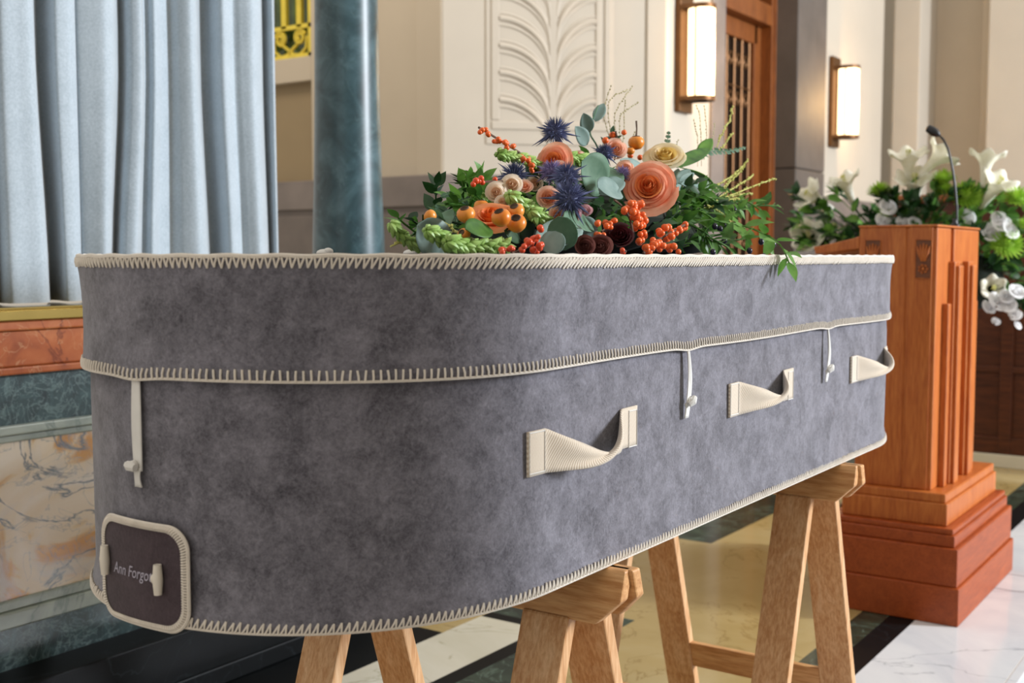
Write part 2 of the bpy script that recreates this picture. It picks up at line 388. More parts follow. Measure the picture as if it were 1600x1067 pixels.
# ================================================================== BACK WALLS
HT = 4.6
BLOCKER_Y = 3.09  # far edge of the added light blocker
def build_walls():
    P = M['plaster']
    # wall facing the camera side, behind the catafalque (plane y = 5)
    mb = MB()
    struct(MB().box(-6.6, -4.838, 5.06, 5.2, 0, 2.13).build('wall_recess', M['tan'], None, False))  # darker colour stands for the shade in the recess
    mb.box(-4.855, -4.42, 5.0, 5.2, 0, HT)                # stile
    mb.box(-4.42, -3.885, 5.03, 5.2, 0, HT)
    mb.box(-6.6, -4.855, 5.0, 5.2, 2.13, 2.272)           # rail between window and panel
    mb.box(-6.6, -4.855, 5.0, 5.2, 3.7, HT)
    mb.box(-6.6, -6.0, 5.0, 5.2, 2.272, 3.7)
    struct(mb.build('wall_left', M['plaster_warm'], None, False, .004))
    pl = MB().box(-4.06, -3.885, 4.995, 5.1, 1.5, HT)
    struct(pl.build('trim_3', M['plaster_warm'], None, False, .01))
    # pier: chamfer at 45 degrees and side facing +x, up to the door
    a, b = (-3.885, 5.0), (-3.0, 5.885)
    ch = MB().prism([a, b, (-3.0, 6.47), (-3.3, 6.47), (-3.3, 6.3), (-3.885, 5.6)], 'z', 0, HT)
    struct(ch.build('wall_back', P, None, False, .006))
    # chamfer mouldings, in local (w, z) on the chamfer plane
    c = Vector(((a[0]+b[0])/2, (a[1]+b[1])/2, 0)); T = Vector((1, 1, 0)).normalized(); N = Vector((1, -1, 0)).normalized()
    MT = Matrix(((T.x, N.x, 0, c.x), (T.y, N.y, 0, c.y), (0, 0, 1, 0), (0, 0, 0, 1)))
    def wof(px): 
        d = ray(px, 100); t = (c-CAM).dot(N)/d.dot(N); return (CAM+d*t-c).dot(T)
    w0, w1 = wof(780), wof(930)
    fr = MB(); 
    for (l, r_) in ((w0-.045, w0), (w1, w1+.03), (w1+.05, w1+.085)): fr.box(l, r_, -.01, .014, 1.84, 3.6, MT)
    fr.box(w0-.045, w1+.085, -.01, .014, 1.79, 1.835, MT)
    fr.box(w0-.075, w1+.10, -.01, .007, 1.71, 3.6, MT)
    fr.box(wof(1010), .625, -.02, .012, 1.5, HT, MT)
    struct(fr.build('trim_4', P, None, False, .005))
    rel = MB(); wc = (w0+w1)/2+.03
    def frond(z0, side, r, push, spread):
        pts = []; edge = w0 if side < 0 else w1
        for k in range(17):
            t = k/16*pi/2
            w = wc+side*.02+(edge-wc-side*.02)*(1-cos(t))**.9
            z = z0-.22+.27*sin(t)**.85-spread*(k/16)**2*.03
            pts.append(MT @ Vector((w, push, z)))
        rel.tube(pts, [r*(.55+.45*min(1, k/6)) for k in range(17)], 8)
    for lv in range(12):
        z0 = 1.90+lv*.145
        for sd in (-1, 1):
            frond(z0, sd, .017, .004, 0); frond(z0-.035, sd, .012, .002, .0); frond(z0+.028, sd, .008, .004, 0)
    rel.box(wc-.02, wc+.02, -.01, .012, 1.84, 3.6, MT)
    struct(rel.build('trim_5', P, None, True))
    # stone surround, right of the door, and wall beyond with the second lamp
    st = MB().box(-3.5, -2.98, 7.85, 8.43, 1.72, HT).box(-3.5, -2.98, 7.85, 8.43, 0, 1.715)
    struct(st.build('trim_6', M['stone_door'], None, False, .008))
    sl = MB().box(-3.3, -2.985, 6.47, 6.66, 0, HT)
    struct(sl.build('trim_7', M['stone'], None, False, .008))
    ar = MB().box(-3.3, -3.0, 8.42, 9.86, 0, HT)
    struct(ar.build('wall_alcove', P, None, False, .006))
    er = MB().box(-3.6, 9, 10.72, 10.9, 0, HT)
    struct(er.build('wall_end', P, None, False))
    p2 = MB().box(-3.02, -2.795, 10.2, 10.75, 0, HT).box(-2.36, -2.27, 10.5, 10.75, 0, HT).box(-2.27, -.9, 10.3, 10.75, 0, HT)
    struct(p2.build('trim_8', P, None, False, .01))
    # stone dado all round
    d = MB()
    def dado(z0, z1, o):
        d.box(-6.6, -4.44, 5.0-o, 5.08, z0, z1)
        d.prism([(-4.44, 5.06), (-4.44, 5-o), (-3.885+.3*o, 5.0-o), (-3.0+o, 5.885-.41*o), (-3.0+o, 6.46), (-3.05, 6.46), (-3.05, 5.95), (-3.9, 5.08)], 'z', z0, z1)
        d.box(-3.05, -3.0+o, 8.43, 9.86, z0, z1)
    dado(1.375, 1.545, .03)
    struct(d.build('baseboard_back', M['stone'], None, False, .006))
    d = MB(); dado(0, 1.34, .022); struct(d.build('baseboard_lower', M['stone_dark'], None, False, .006))
    d = MB(); dado(1.34, 1.375, .008); struct(d.build('trim_9', M['stone_dark'], None, False))
    struct(MB().box(1.8, 2.5, -4.0, BLOCKER_Y, -.16, HT).build('wall_right', P, None, False))   # added unseen block right of the camera, shades the coffin's near end
    # left gilt window
    w = thing('window_1', None, None, (-5.2, 5.05, 2.272)); w['kind'] = 'structure'
    MB().box(-6.0, -4.855, 5.1, 5.12, 2.272, 3.7).build('window_pane', M['green_glass'], w, False)
    g = MB(); z0 = 2.285
    g.box(-6.0, -4.855, 5.03, 5.06, 2.272, 2.30).box(-4.905, -4.855, 5.03, 5.06, 2.272, 3.7)
    g.box(-6.0, -4.855, 5.03, 5.055, 2.445, 2.47)
    x = -4.98
    while x > -6.0: g.box(x-.02, x+.02, 5.03, 5.055, 2.455, 3.7); x -= .125
    for cx, sg in ((-4.985, 1), (-5.145, -1), (-5.27, 1), (-5.43, -1), (-5.55, 1), (-5.7, -1)):
        pts = [Vector((cx+sg*(.012+.035*t)*cos(1.5*pi-t*3.4*pi*sg*sg), 5.045, 2.405-.008+(.012+.035*t)*sin(1.5*pi-t*3.4*pi))) for t in [k/22 for k in range(23)]]
        g.tube(pts, .011, 6)
        g.tube([(cx-sg*.14, 5.045, 2.36), (cx-sg*.05, 5.045, 2.30), (cx, 5.045, 2.295), (cx+sg*.05, 5.045, 2.33), (cx+sg*.06, 5.045, 2.40)], .010, 6)
    g.build('window_grille', M['gilt'], w, True)
    # timber door in its recess
    dr = thing('door_1', None, None, (-3.2, 7.27, 0)); dr['kind'] = 'structure'
    f = MB().box(-3.5, -3.15, 7.80, 7.855, 0, HT).box(-3.17, -3.135, 7.83, 7.852, 0, HT)
    f.box(-3.5, -3.15, 6.60, 7.80, 2.70, 2.84).box(-3.5, -3.25, 6.60, 7.80, 2.84, HT).box(-3.27, -3.2, 6.60, 7.80, 2.98, 3.05)
    f.box(-3.5, -3.15, 6.60, 6.70, 0, 2.7)
    f.build('door_frame', M['door'], dr, False, .006)
    lf = MB().box(-3.30, -3.23, 7.68, 7.80, 0, 2.7).box(-3.30, -3.23, 6.70, 6.82, 0, 2.7).box(-3.30, -3.23, 6.82, 7.73, 2.57, 2.7)
    lf.box(-3.30, -3.23, 6.82, 7.73, 0, .6)
    lf.build('door_leaf', M['door'], dr, False, .006)
    MB().box(-3.28, -3.26, 6.82, 7.70, .6, 2.57).build('door_glass', M['dark_glass'], dr, False)
    gr = MB()
    for k in range(7): gr.tube([(-3.248, 6.88+k*.125, .6), (-3.248, 6.88+k*.125, 2.57)], .008, 5)
    for z in (.8, 1.6, 2.25): gr.tube([(-3.248, 6.82, z), (-3.248, 7.73, z)], .008, 5)
    for k in range(6):
        for zc in (2.42, 2.16, 1.5, 1.2):
            gr.tube([(-3.246, 6.94+k*.125+.05*cos(a_)*(1-.05*i), zc+.06*sin(a_)*(1-.05*i)) for i, a_ in enumerate([j*.5 for j in range(16)])], .007, 5)
    gr.build('door_grille', M['bronze'], dr, True)
build_walls()

def sconce(Yc, label):
    s = thing('wall_sconce', label, 'wall lamp', (-3.0, Yc, 1.94), 'bronze and glass wall lamps')
    MB().box(-3.0, -2.965, Yc-.085, Yc+.085, 1.92, 2.585).build('backplate', M['bronze'], s, False, .006)
    x, r, z0, z1 = -2.875, .075, 1.99, 2.50
    prof = [(r, z0), (r, z1)]
    MB().lathe(prof, 24, None, (x, Yc, 0)).build('glass_shade', M['glass_lamp'], s, True)
    m = MB()
    for z in (z0-.006, z1-.006): m.lathe([(r+.006, z-.006), (r+.006, z+.018), (r-.01, z+.018), (r-.01, z-.006)], 24, None, (x, Yc, 0))
    for dy in (-1, 1): m.box(-2.97, x, Yc+dy*(r+.004)-.004, Yc+dy*(r+.004)+.004, z0-.01, z0+.012).box(-2.97, x, Yc+dy*(r+.004)-.004, Yc+dy*(r+.004)+.004, z1-.01, z1+.012)
    for dy in (-1, 1): m.box(x-.004, x+.004, Yc+dy*(r+.003)-.004, Yc+dy*(r+.003)+.004, z0, z1)
    m.build('shade_frame', M['bronze'], s, True)
    l = bpy.data.lights.new('sconce_light', 'POINT'); l.energy = 17; l.color = (1, .60, .24); l.shadow_soft_size = .05
    lo = bpy.data.objects.new('sconce_light', l); lo.location = (x+.13-(-3.0), 0, .30); lo.parent = s; COL.objects.link(lo)
sconce(6.08, 'lit wall lamp on the cream pier left of the timber door')
sconce(8.62, 'lit wall lamp on the cream wall between stone door surround and microphone')

# ================================================================== CATAFALQUE, CURTAIN, COLUMN
def build_catafalque():
    t = thing('marble_catafalque', 'coloured marble base with brass ledge under the blue curtain', 'catafalque', (-2.39, 1.5, 0))
    y0, y1, xb = .2, 2.60, -3.0
    MB().box(xb, -2.27, y0, y1, 0, .168).box(xb, -2.262, y0, y1, 0, .05).build('plinth', M['black_marble'], t, False, .004)
    MB().box(xb, -2.385, y0, y1-.05, .168, .272).build('green_base', M['green_wall'], t, False)
    MB().box(xb, -2.378, y0, y1-.05, .262, .30).box(xb, -2.387, y0, y1-.05, .30, .325).build('lower_moulding', M['pale_green'], t, False, .004)
    MB().box(xb, -2.395, y0, y1-.05, .325, .683).build('veined_panel', M['pavo'], t, False)
    MB().box(xb, -2.378, y0, y1-.05, .700, .722).box(xb, -2.388, y0, y1-.05, .683, .700).build('upper_moulding', M['pale_green'], t, False, .004)
    MB().box(xb, -2.393, y0, y1-.05, .722, .836).build('green_frieze', M['green_wall'], t, False)
    MB().box(xb, -2.372, y0, y1-.05, .836, .853).box(xb, -2.385, y0, y1-.05, .853, .935).box(xb, -2.372, y0, y1-.05, .935, .957).build('orange_cornice', M['rosso'], t, False, .004)
    MB().box(xb, -2.362, y0, y1-.05, .957, .982).box(xb, -2.358, y0, y1-.05, .981, .988).build('brass_ledge', M['brass'], t, False, .003)
build_catafalque()

def build_curtain():
    """long drapes standing on the brass ledge: fronts with sharp right edges, hollows folding back behind them"""
    X0 = -2.46
    # (bearing across the drapes, depth of the fold)
    K = [(-150, 0), (-70, .01), (-14, .0), (-11, -.05), (-9, -.08), (0, -.02), (14, .012), (35, .018), (52, .022), (61, .008), (63, -.045), (65, -.085), (78, -.062), (90, -.022), (97, .0),
         (112, .004), (121, -.008), (124, -.028), (128, -.010), (150, .010), (172, .026), (184, .012), (187, -.03), (189, -.06), (197, -.045), (205, -.012), (213, .004),
         (224, .014), (229, -.005), (231, -.035), (240, -.035), (249, -.014), (258, -.030), (272, -.030), (285, -.002), (303, .022), (314, .008), (317, -.045), (319, -.082), (331, -.066),
         (345, -.022), (355, -.002), (371, -.014), (385, .004), (401, .022), (411, .006), (413, -.035), (415, -.06), (423, -.042), (431, -.010), (434, -.03)]
    SH = [(-150, 0), (0, 4), (62, 13), (92, 10), (130, 0), (185, -14), (204, -18), (250, -14), (285, 0), (315, 9), (345, 8), (405, 8), (434, 1)]
    def shift(p):
        for (a, da), (b, db) in zip(SH, SH[1:]):
            if p <= b: return da+(db-da)*(p-a)/(b-a)
        return 0
    def xy(p, d):
        X = X0+d; q = ray(p, 380); return (X, X/q.x*q.y)
    N = 8; rows = []
    NV = 24
    for j in range(NV+1):
        v = j/NV; z = .993+2.7*v; k = max(0, 1-(z-.993)/.65); k = k*k*(3-2*k)
        pl = [xy(p+shift(p)*k, d*(1+.2*k)) for p, d in K]
        out = []
        for i in range(len(pl)-1):
            P = [Vector((*pl[max(0, i-1)], 0)), Vector((*pl[i], 0)), Vector((*pl[i+1], 0)), Vector((*pl[min(len(pl)-1, i+2)], 0))]
            for t in [m/N for m in range(N)]:
                cr = .5*((2*P[1])+(P[2]-P[0])*t+(2*P[0]-5*P[1]+4*P[2]-P[3])*t*t+(3*P[1]-P[0]-3*P[2]+P[3])*t**3)
                c = cr.lerp(P[1].lerp(P[2], t), .35)
                out.append((c.x+.004*sin(7*c.y+5*v), c.y+.003*sin(c.y*40+6*v), z))
        rows.append(out)
    w = len(rows[0]); mb = MB()
    mb.add([p for r in rows for p in r], [(j*w+i, j*w+i+1, (j+1)*w+i+1, (j+1)*w+i) for j in range(NV) for i in range(w-1)])
    o = mb.build('curtain', M['curtain'], None, True, 0, .006, 180)
    tag(o, 'pale blue-grey pleated curtain hanging over the marble base', 'curtain')
build_curtain()

def build_column():
    c = (-2.52, 2.755)
    t = thing('marble_column', 'blue-green marble column beside the curtain', 'column', (c[0], c[1], 0))
    prof = [(.119*(1-.055*max(0, (z-1.0))*3.0) if z < 2.2 else .096, z) for z in [.2, .6, 1.0, 1.2, 1.4, 1.6, 1.8, 2.0, 2.2, 3.4]]
    prof = [(.1155, .16), (.1155, 1.0), (.1135, 1.15), (.107, 1.35), (.102, 1.6), (.0985, 1.9), (.096, 2.3), (.092, 3.4)]
    MB().lathe(prof, 40, None, (c[0], c[1], 0)).build('shaft', M['column'], t, True)
    MB().box(c[0]-.15, c[0]+.15, c[1]-.15, c[1]+.15, 0, .08).lathe([(.145, .08), (.15, .10), (.145, .125), (.125, .135), (.13, .16)], 32, None, (c[0], c[1], 0)).build('base', M['black_marble'], t, True)
build_column()

# ================================================================== COFFIN
AX, Y0, HW, AE, NE, LEN = -1.042, .809, .305, .334, 2.05, 1.952
def _outline():
    pts = []
    for k in range(-90, 91):
        t = radians(k)
        v = HW*(1 if t >= 0 else -1)*abs(sin(t))**(2/NE); w = AE-AE*abs(cos(t))**(2/NE)
        pts.append((v, w))
    near = pts[:]                      # from left (-v) round the apex to right
    side = [(HW, AE+(LEN-2*AE)*k/60) for k in range(1, 60)]
    far = [(v, LEN-w) for v, w in reversed(pts)]
    left = [(-HW, LEN-AE-(LEN-2*AE)*k/60) for k in range(1, 60)]
    loop = near+side+far+left
    return [Vector((AX+v, Y0+w, 0)) for v, w in loop]
LOOP = _outline(); NL = len(LOOP)
CUM = [0.0]
for i in range(NL): CUM.append(CUM[-1]+(LOOP[(i+1) % NL]-LOOP[i]).length)
PER = CUM[-1]; APEX = CUM[90]
import bisect
def OL(s, off=0.0, z=0.0):
    """point on the outline: s metres from the near apex, positive to the right"""
    q = (s+APEX) % PER; i = min(bisect.bisect_right(CUM, q)-1, NL-1)
    t = (q-CUM[i])/max(1e-9, CUM[i+1]-CUM[i])
    a, b = LOOP[i], LOOP[(i+1) % NL]; p = a+(b-a)*t
    def nrm(j):
        d = (LOOP[(j+1) % NL]-LOOP[(j-1) % NL]).normalized(); return Vector((d.y, -d.x, 0))
    n = (nrm(i)*(1-t)+nrm((i+1) % NL)*t).normalized()
    r = p+n*off; r.z = z; return r
def OLN(s): return (OL(s, 1, 0)-OL(s, 0, 0))
def S_at_y(y):
    """outline length of the right side at given y"""
    lo, hi = .2, 2.6
    for _ in range(40):
        m = (lo+hi)/2
        if OL(m).y < y: lo = m
        else: hi = m
    return lo
ZB, ZS, ZT = .700, .968, 1.100
TIES = [-.006, S_at_y(1.511), S_at_y(2.10)]
def seam_z(s):
    q = ((s+PER/2) % PER)-PER/2
    z = ZS+.0012*sin(q*9+1)
    for t in TIES: z -= .0035*math.exp(-((q-t)/.03)**2)
    return z
def wob(s, z): return .0012*sin(11*s+7*z)+.0009*sin(23*s-13*z+1)

def build_coffin():
    c = thing('woollen_coffin', 'grey felt coffin with cream stitching resting on two trestles', 'coffin', (AX, Y0+LEN/2, ZB))
    N = 360
    # base box
    zs = [(ZB, -.02), (ZB, .002), (ZB+.003, .0045), (ZB+.012, .0035), (ZB+.03, .0), (.76, .0), (.82, .0), (.88, 0), (.94, 0), (.985, -.001), (1.0, -.02)]
    mb = MB()
    def fb(u, v):
        k = v*(len(zs)-1); i = min(int(k), len(zs)-2); 
        z, o = zs[int(round(k))]; s = u*PER
        return OL(s, o+(wob(s, z) if .71 < z < .97 else 0), z)
    mb.grid(fb, N, len(zs)-1, True)
    mb.add([OL(u/N*PER, -.02, ZB) for u in range(N)], [tuple(range(N))])
    mb.build('coffin_base', M['felt'], c, True, 0, 0, 60)
    # lid
    lid_z = [(0, -.004), (0, .006), (.0015, .0078), (.006, .0082), (.02, .007), (.045, .0062), (.07, .0065), (.09, .0075), (.11, .0095), (.124, .0115), (.130, .0115), (.1325, .009), (.1335, .004), (.133, -.02), (.132, -.06)]
    mb = MB()
    def flid(u, v):
        i = int(round(v*(len(lid_z)-1))); h, o = lid_z[i]; s = u*PER
        b = seam_z(s); z = b+h*(ZT+.0015-b)/.1335
        return OL(s, o+(wob(s, z)*.9 if 4 < i < 9 else 0), z)
    mb.grid(flid, N, len(lid_z)-1, True)
    mb.add([OL(u/N*PER, -.06, ZT) for u in range(N)], [tuple(range(N))])
    lid = mb.build('lid', M['felt'], c, True, 0, 0, 60)
    # stitching -------------------------------------------------------
    def run(s0, s1, step):
        n = int((s1-s0)/step); return [s0+(s1-s0)*k/n for k in range(n)]
    R = .00115
    hem = MB(); HS0, HS1 = -.75, PER-.75
    for s in run(HS0, HS1, .0082):
        j = random.uniform(-.0006, .0006); h = .0118+random.uniform(-.001, .001); top = s+.0052+j
        for a in (-.0012, .0042):
            p0 = OL(s+a, .0056, ZB+.0012); p1 = OL(top, .0035+R*.5, ZB+h)
            pm = (p0+p1)/2+OLN(s)*.0006
            hem.tube([p0, pm, p1], R, 6, False)
    hem.tube([OL(u/500*PER, .0052, ZB+.001) for u in range(501)], .0014, 5, False)
    hem.build('hem_stitching', M['yarn'], c, True)
    seam = MB()
    for s in run(HS0, HS1, .0078):
        b = seam_z(s); j = random.uniform(-.0008, .0008)
        seam.tube([OL(s+j, .0092, b+.0018), OL(s+j*.5, .0096, b+.007), OL(s-j, .0080, b+.0132+random.uniform(-.0008, .0008))], .0013, 6, False)
    seam.tube([OL(u/600*PER, .0084, seam_z(u/600*PER)+.0012) for u in range(601)], .0016, 5, False)
    seam.build('seam_stitching', M['yarn'], lid, True)
    rim = MB()
    for s in run(HS0, HS1, .0080):
        sl = min(1, max(0, (s-.15)/.3)); h = .0115+random.uniform(-.0008, .0008)
        for a in ((-.003, .003) if sl < .9 else (.006, .0)):
            p0 = OL(s+a+.004*sl, .0128, ZT-.001); p1 = OL(s-.006*sl, .0121, ZT-h-.002*sl)
            rim.tube([p0, (p0+p1)/2+OLN(s)*.0009, p1], R, 6, False)
    rim.tube([OL(u/600*PER, .0105, ZT+.0005+.0006*sin(u*.9)) for u in range(601)], .0027, 6, False)
    rim.build('rim_stitching', M['yarn'], lid, True)
    # ties -----------------------------------------------------------
    for s, zt, tw in ((TIES[0], .866, 0), (TIES[1], .868, .6), (TIES[2], .868, .8)):
        rb = MB(); prof = []
        for k in range(15):
            t = k/14; z = seam_z(s)+.002-(seam_z(s)+.002-zt)*t
            w = (.0068+.0012*sin(t*pi)) if tw == 0 else (.0055*(1-.75*max(0, 1-t*2.2)*tw)+.001)
            an = tw*1.2*(1-t)
            prof.append((s+.002*sin(t*3)*(1 if tw else .8), z, w, an))
        def fr(u, v):
            i = int(round(v*14)); q, z, w, an = prof[i]
            d = (u-.5)*2*w
            return OL(q+d*cos(an), .0055+abs(d*sin(an))+.002*sin(v*pi), z)
        rb.grid(fr, 4, 14)
        tie = rb.build('tie', M['cotton'], c, True, 0, .0012)
        zk = zt+.0235 if tw else zt+.006
        kb = MB().ball(OL(s+(.004 if tw else -.001), .011, zk), (.0055, .0055, .0065), 10, 8)
        kb.tube([OL(s-(.001 if tw else .012), .010, zk-(.004 if tw else 0)), OL(s+(.004 if tw else -.004), .0135, zk), OL(s+(.011 if tw else .005), .013, zk+(.006 if tw else -.001))], [.0045, .0058, .004], 8)
        kb.build('knot', M['cotton'], tie, True)
        tl = MB()
        tl.grid(lambda u, v: OL(s+(u-.5)*(.012-.003*sin(v*pi)), .006+.001*sin(v*4), zk-.002-v*.022), 4, 5)
        tl.build('ribbon_tail', M['cotton'], tie, True, 0, .0012)
    # handles --------------------------------------------------------
    def handle(y0, y1, sag, zc, bulge):
        s0, s1 = S_at_y(y0), S_at_y(y0)+(y1-y0)
        hb = MB(); n = 60; hw = .0265
        def fh(u, v):
            t = u; s = s0+(s1-s0)*t
            tw = min(1, max(0, (t-.22)/.60)); tw = tw*tw*(3-2*tw)
            env = sin(pi*min(1, max(0, (t-.14)/.70)))
            cx = s; z = zc-sag*env+.004*t; off = .0022+bulge*env
            an = -pi*tw
            gather = 1-.54*env
            d = (v-.5)*2*hw*gather
            curl = .004*sin((v-.5)*pi*2)*env
            dz = d*cos(an); do = d*sin(an)
            return OL(cx, max(.002, off+do*.8+curl), z+dz)
        hb.grid(fh, n, 8)
        h = hb.build('handle', M['webbing'], c, True, 0, .003, 180)
        for (a, b) in ((.0, .13), (.90, 1.0)):
            st = MB()
            for e in ((s0+(s1-s0)*a)+.002, (s0+(s1-s0)*b)-.002):
                st.tube([OL(e, .0042, zc-.024), OL(e, .0042, zc+.026)], .0007, 4)
            for zz in (-.023, .025):
                st.tube([OL(s0+(s1-s0)*a+.002, .0042, zc+zz), OL(s0+(s1-s0)*b-.002, .0042, zc+zz)], .0007, 4)
            st.build('handle_stitching', M['cotton'], h, True)
    handle(1.105, 1.366, .016, .871, .030)
    handle(1.668, 1.938, .006, .876, .030)
    handle(2.250, 2.520, .006, .877, .032)
    # name plate -------------------------------------------------------
    SCN, ZN, PW, PH, RC = -.007, .7525, .073, .0575, .026
    def rr(t, k=1.0, grow=0.0):
        """rounded rectangle outline, t in 0..1"""
        w, h, r = PW+grow, PH+grow, RC+grow*.5
        segs = [(2*(h-r), 0), (pi/2*r, 1), (2*(w-r), 2), (pi/2*r, 3)]*2
        L = 2*(2*(h-r)+2*(w-r))+2*pi*r; d = (t % 1)*L
        lens = [2*(h-r), pi/2*r, 2*(w-r), pi/2*r, 2*(h-r), pi/2*r, 2*(w-r), pi/2*r]
        i = 0
        while d > lens[i] and i < 7: d -= lens[i]; i += 1
        if i == 0: p = (w, -(h-r)+d)
        elif i == 1: a = d/r; p = (w-r+r*cos(a), h-r+r*sin(a))
        elif i == 2: p = (w-r-d, h)
        elif i == 3: a = pi/2+d/r; p = (-(w-r)+r*cos(a), h-r+r*sin(a))
        elif i == 4: p = (-w, h-r-d)
        elif i == 5: a = pi+d/r; p = (-(w-r)+r*cos(a), -(h-r)+r*sin(a))
        elif i == 6: p = (-(w-r)+d, -h)
        else: a = 1.5*pi+d/r; p = (w-r+r*cos(a), -(h-r)+r*sin(a))
        return p[0]*k, p[1]*k
    def on(w, h, off): return OL(SCN+w, off+.0022, ZN+h)
    nb = MB(); NP = 96; rings = [(1.0, .001), (1.0, .0058), (.985, .0068), (.8, .0066), (.6, .0066), (.4, .0066), (.2, .0066)]
    nb.grid(lambda u, v: on(*rr(u, rings[int(round(v*6))][0]), rings[int(round(v*6))][1]), NP, 6, True)
    nb.add([on(*rr(u/NP, .2), .0066) for u in range(NP)], [tuple(range(NP))])
    plate = nb.build('name_plate', M['felt_plate'], c, True)
    plate['label'] = 'dark brown felt name plate with cream border'
    eb = MB(); n = 150
    for k in range(n):
        t = k/n; a = rr(t); b = rr(t+.0012, .90)
        eb.tube([on(a[0], a[1], .0055), on((a[0]+b[0])/2, (a[1]+b[1])/2, .0088), on(b[0], b[1], .0072)], .00125, 6, False)
    eb.tube([on(*rr(k/120), .0055) for k in range(121)], .0022, 6, False)
    eb.build('plate_stitching', M['yarn'], plate, True)
    for w, h in ((-.056, .006), (.038, .0)):
        tb = MB(); pts = [on(w, h-.0165+.033*k/8, .0125) for k in range(9)]
        tb.tube(pts, [.0044, .0048, .0052, .0056, .0058, .0056, .0052, .0048, .0044], 10)
        tb.ball(on(w-.005, h, .012), (.005, .004, .006), 8, 6)
        tb.build('toggle', M['bone'], plate, True)
    cu = bpy.data.curves.new('lettering_text', 'FONT'); cu.body = 'Ann Forgot'; cu.size = .0185; cu.align_x = 'LEFT'; cu.shear = .25; cu.resolution_u = 3; cu.offset = .0001
    to = bpy.data.objects.new('lettering_text', cu); COL.objects.link(to)
    bpy.context.view_layer.update()
    me = bpy.data.meshes.new_from_object(to.evaluated_get(bpy.context.evaluated_depsgraph_get()))
    tb = MB(); wd = max(v.co.x for v in me.vertices)
    k = .070/wd; kk = .80
    tb.add([on(-.045+v.co.x*k, -.006+v.co.y*k/kk, .0074) for v in me.vertices], [tuple(p.vertices) for p in me.polygons])
    bpy.data.objects.remove(to); bpy.data.curves.remove(cu); bpy.data.meshes.remove(me)
    tb.build('lettering', plain('grey_embroidery', '#a9a3b0', .8, 0, .1, 300), plate, False)
    # small toggles standing on the far rim of the lid
    for px, X in ((507, -1.27), (642, -1.22)):
        p = PX(px, 392, X)
        kb = MB().ball((p.x, p.y, ZT+.006), (.013, .013, .006), 10, 6).ball((p.x+.008, p.y, ZT+.008), (.008, .008, .006), 8, 6)
        kb.build('lid_knot', M['cotton'], lid, True)
build_coffin()

# ================================================================== TRESTLES
def trestle(Yc, label, xr, inset):
    """two hinged frames, each a rail with clipped ends, two legs and a stretcher"""
    t = thing('trestle', label, 'trestle', (-.98, Yc, 0), 'light oak coffin trestles')
    xl = xr-.60; zt = .6985
    for sd in (-1, 1):
        ya = Yc+sd*.006; tilt = sd*.32
        yf = lambda z, d: ya+sd*d+tilt*(.66-z)
        r = MB(); zb = zt-.070; th = .021
        prof = [(xl+.0, zt), (xr, zt), (xr, zt-.038), (xr-.032, zb), (xl+.032, zb), (xl, zt-.038)]
        n = len(prof)
        sh = .0 if sd < 0 else .006
        vs = [(x+sh, yf(z, 0) if z < zt-.001 else yf(z, 0), z) for x, z in prof]+[(x+sh, yf(z, th), z) for x, z in prof]
        r.add(vs, [tuple(range(n)), tuple(range(n, 2*n))[::-1]]+[(i, n+i, n+(i+1) % n, (i+1) % n) for i in range(n)])
        r.build('top_rail', M['oak_x'], t, False, .003)
        for x0 in (xr-.142, xl+.085):
            x0 += .018 if sd > 0 else inset
            l = MB(); w = .072; lt = .024; z1 = zb+.004
            q = []
            for z in (0, z1):
                for (dx, d) in ((0, .001), (w, .001), (w, .001+lt), (0, .001+lt)): q.append((x0+dx, yf(z, d), z))
            l.add(q, [(0, 1, 2, 3), (4, 7, 6, 5), (0, 4, 5, 1), (1, 5, 6, 2), (2, 6, 7, 3), (3, 7, 4, 0)])
            l.build('leg', M['oak'], t, False, .003)
        s = MB(); z0, z1 = .165, .225; q = []
        for z in (z0, z1):
            for (x, d) in ((xl+.085+.072, .003), (xr-.142, .003), (xr-.142, .022), (xl+.085+.072, .022)):
                q.append((x+(.018 if sd > 0 else 0), yf(z, d), z))
        s.add(q, [(0, 1, 2, 3), (4, 7, 6, 5), (0, 4, 5, 1), (1, 5, 6, 2), (2, 6, 7, 3), (3, 7, 4, 0)])
        s.build('stretcher', M['oak_x'], t, False, .002)
trestle(1.297, 'light oak trestle under the near end of the coffin', -.704, 0)
trestle(2.205, 'light oak trestle under the far end of the coffin', -.700, -.010)

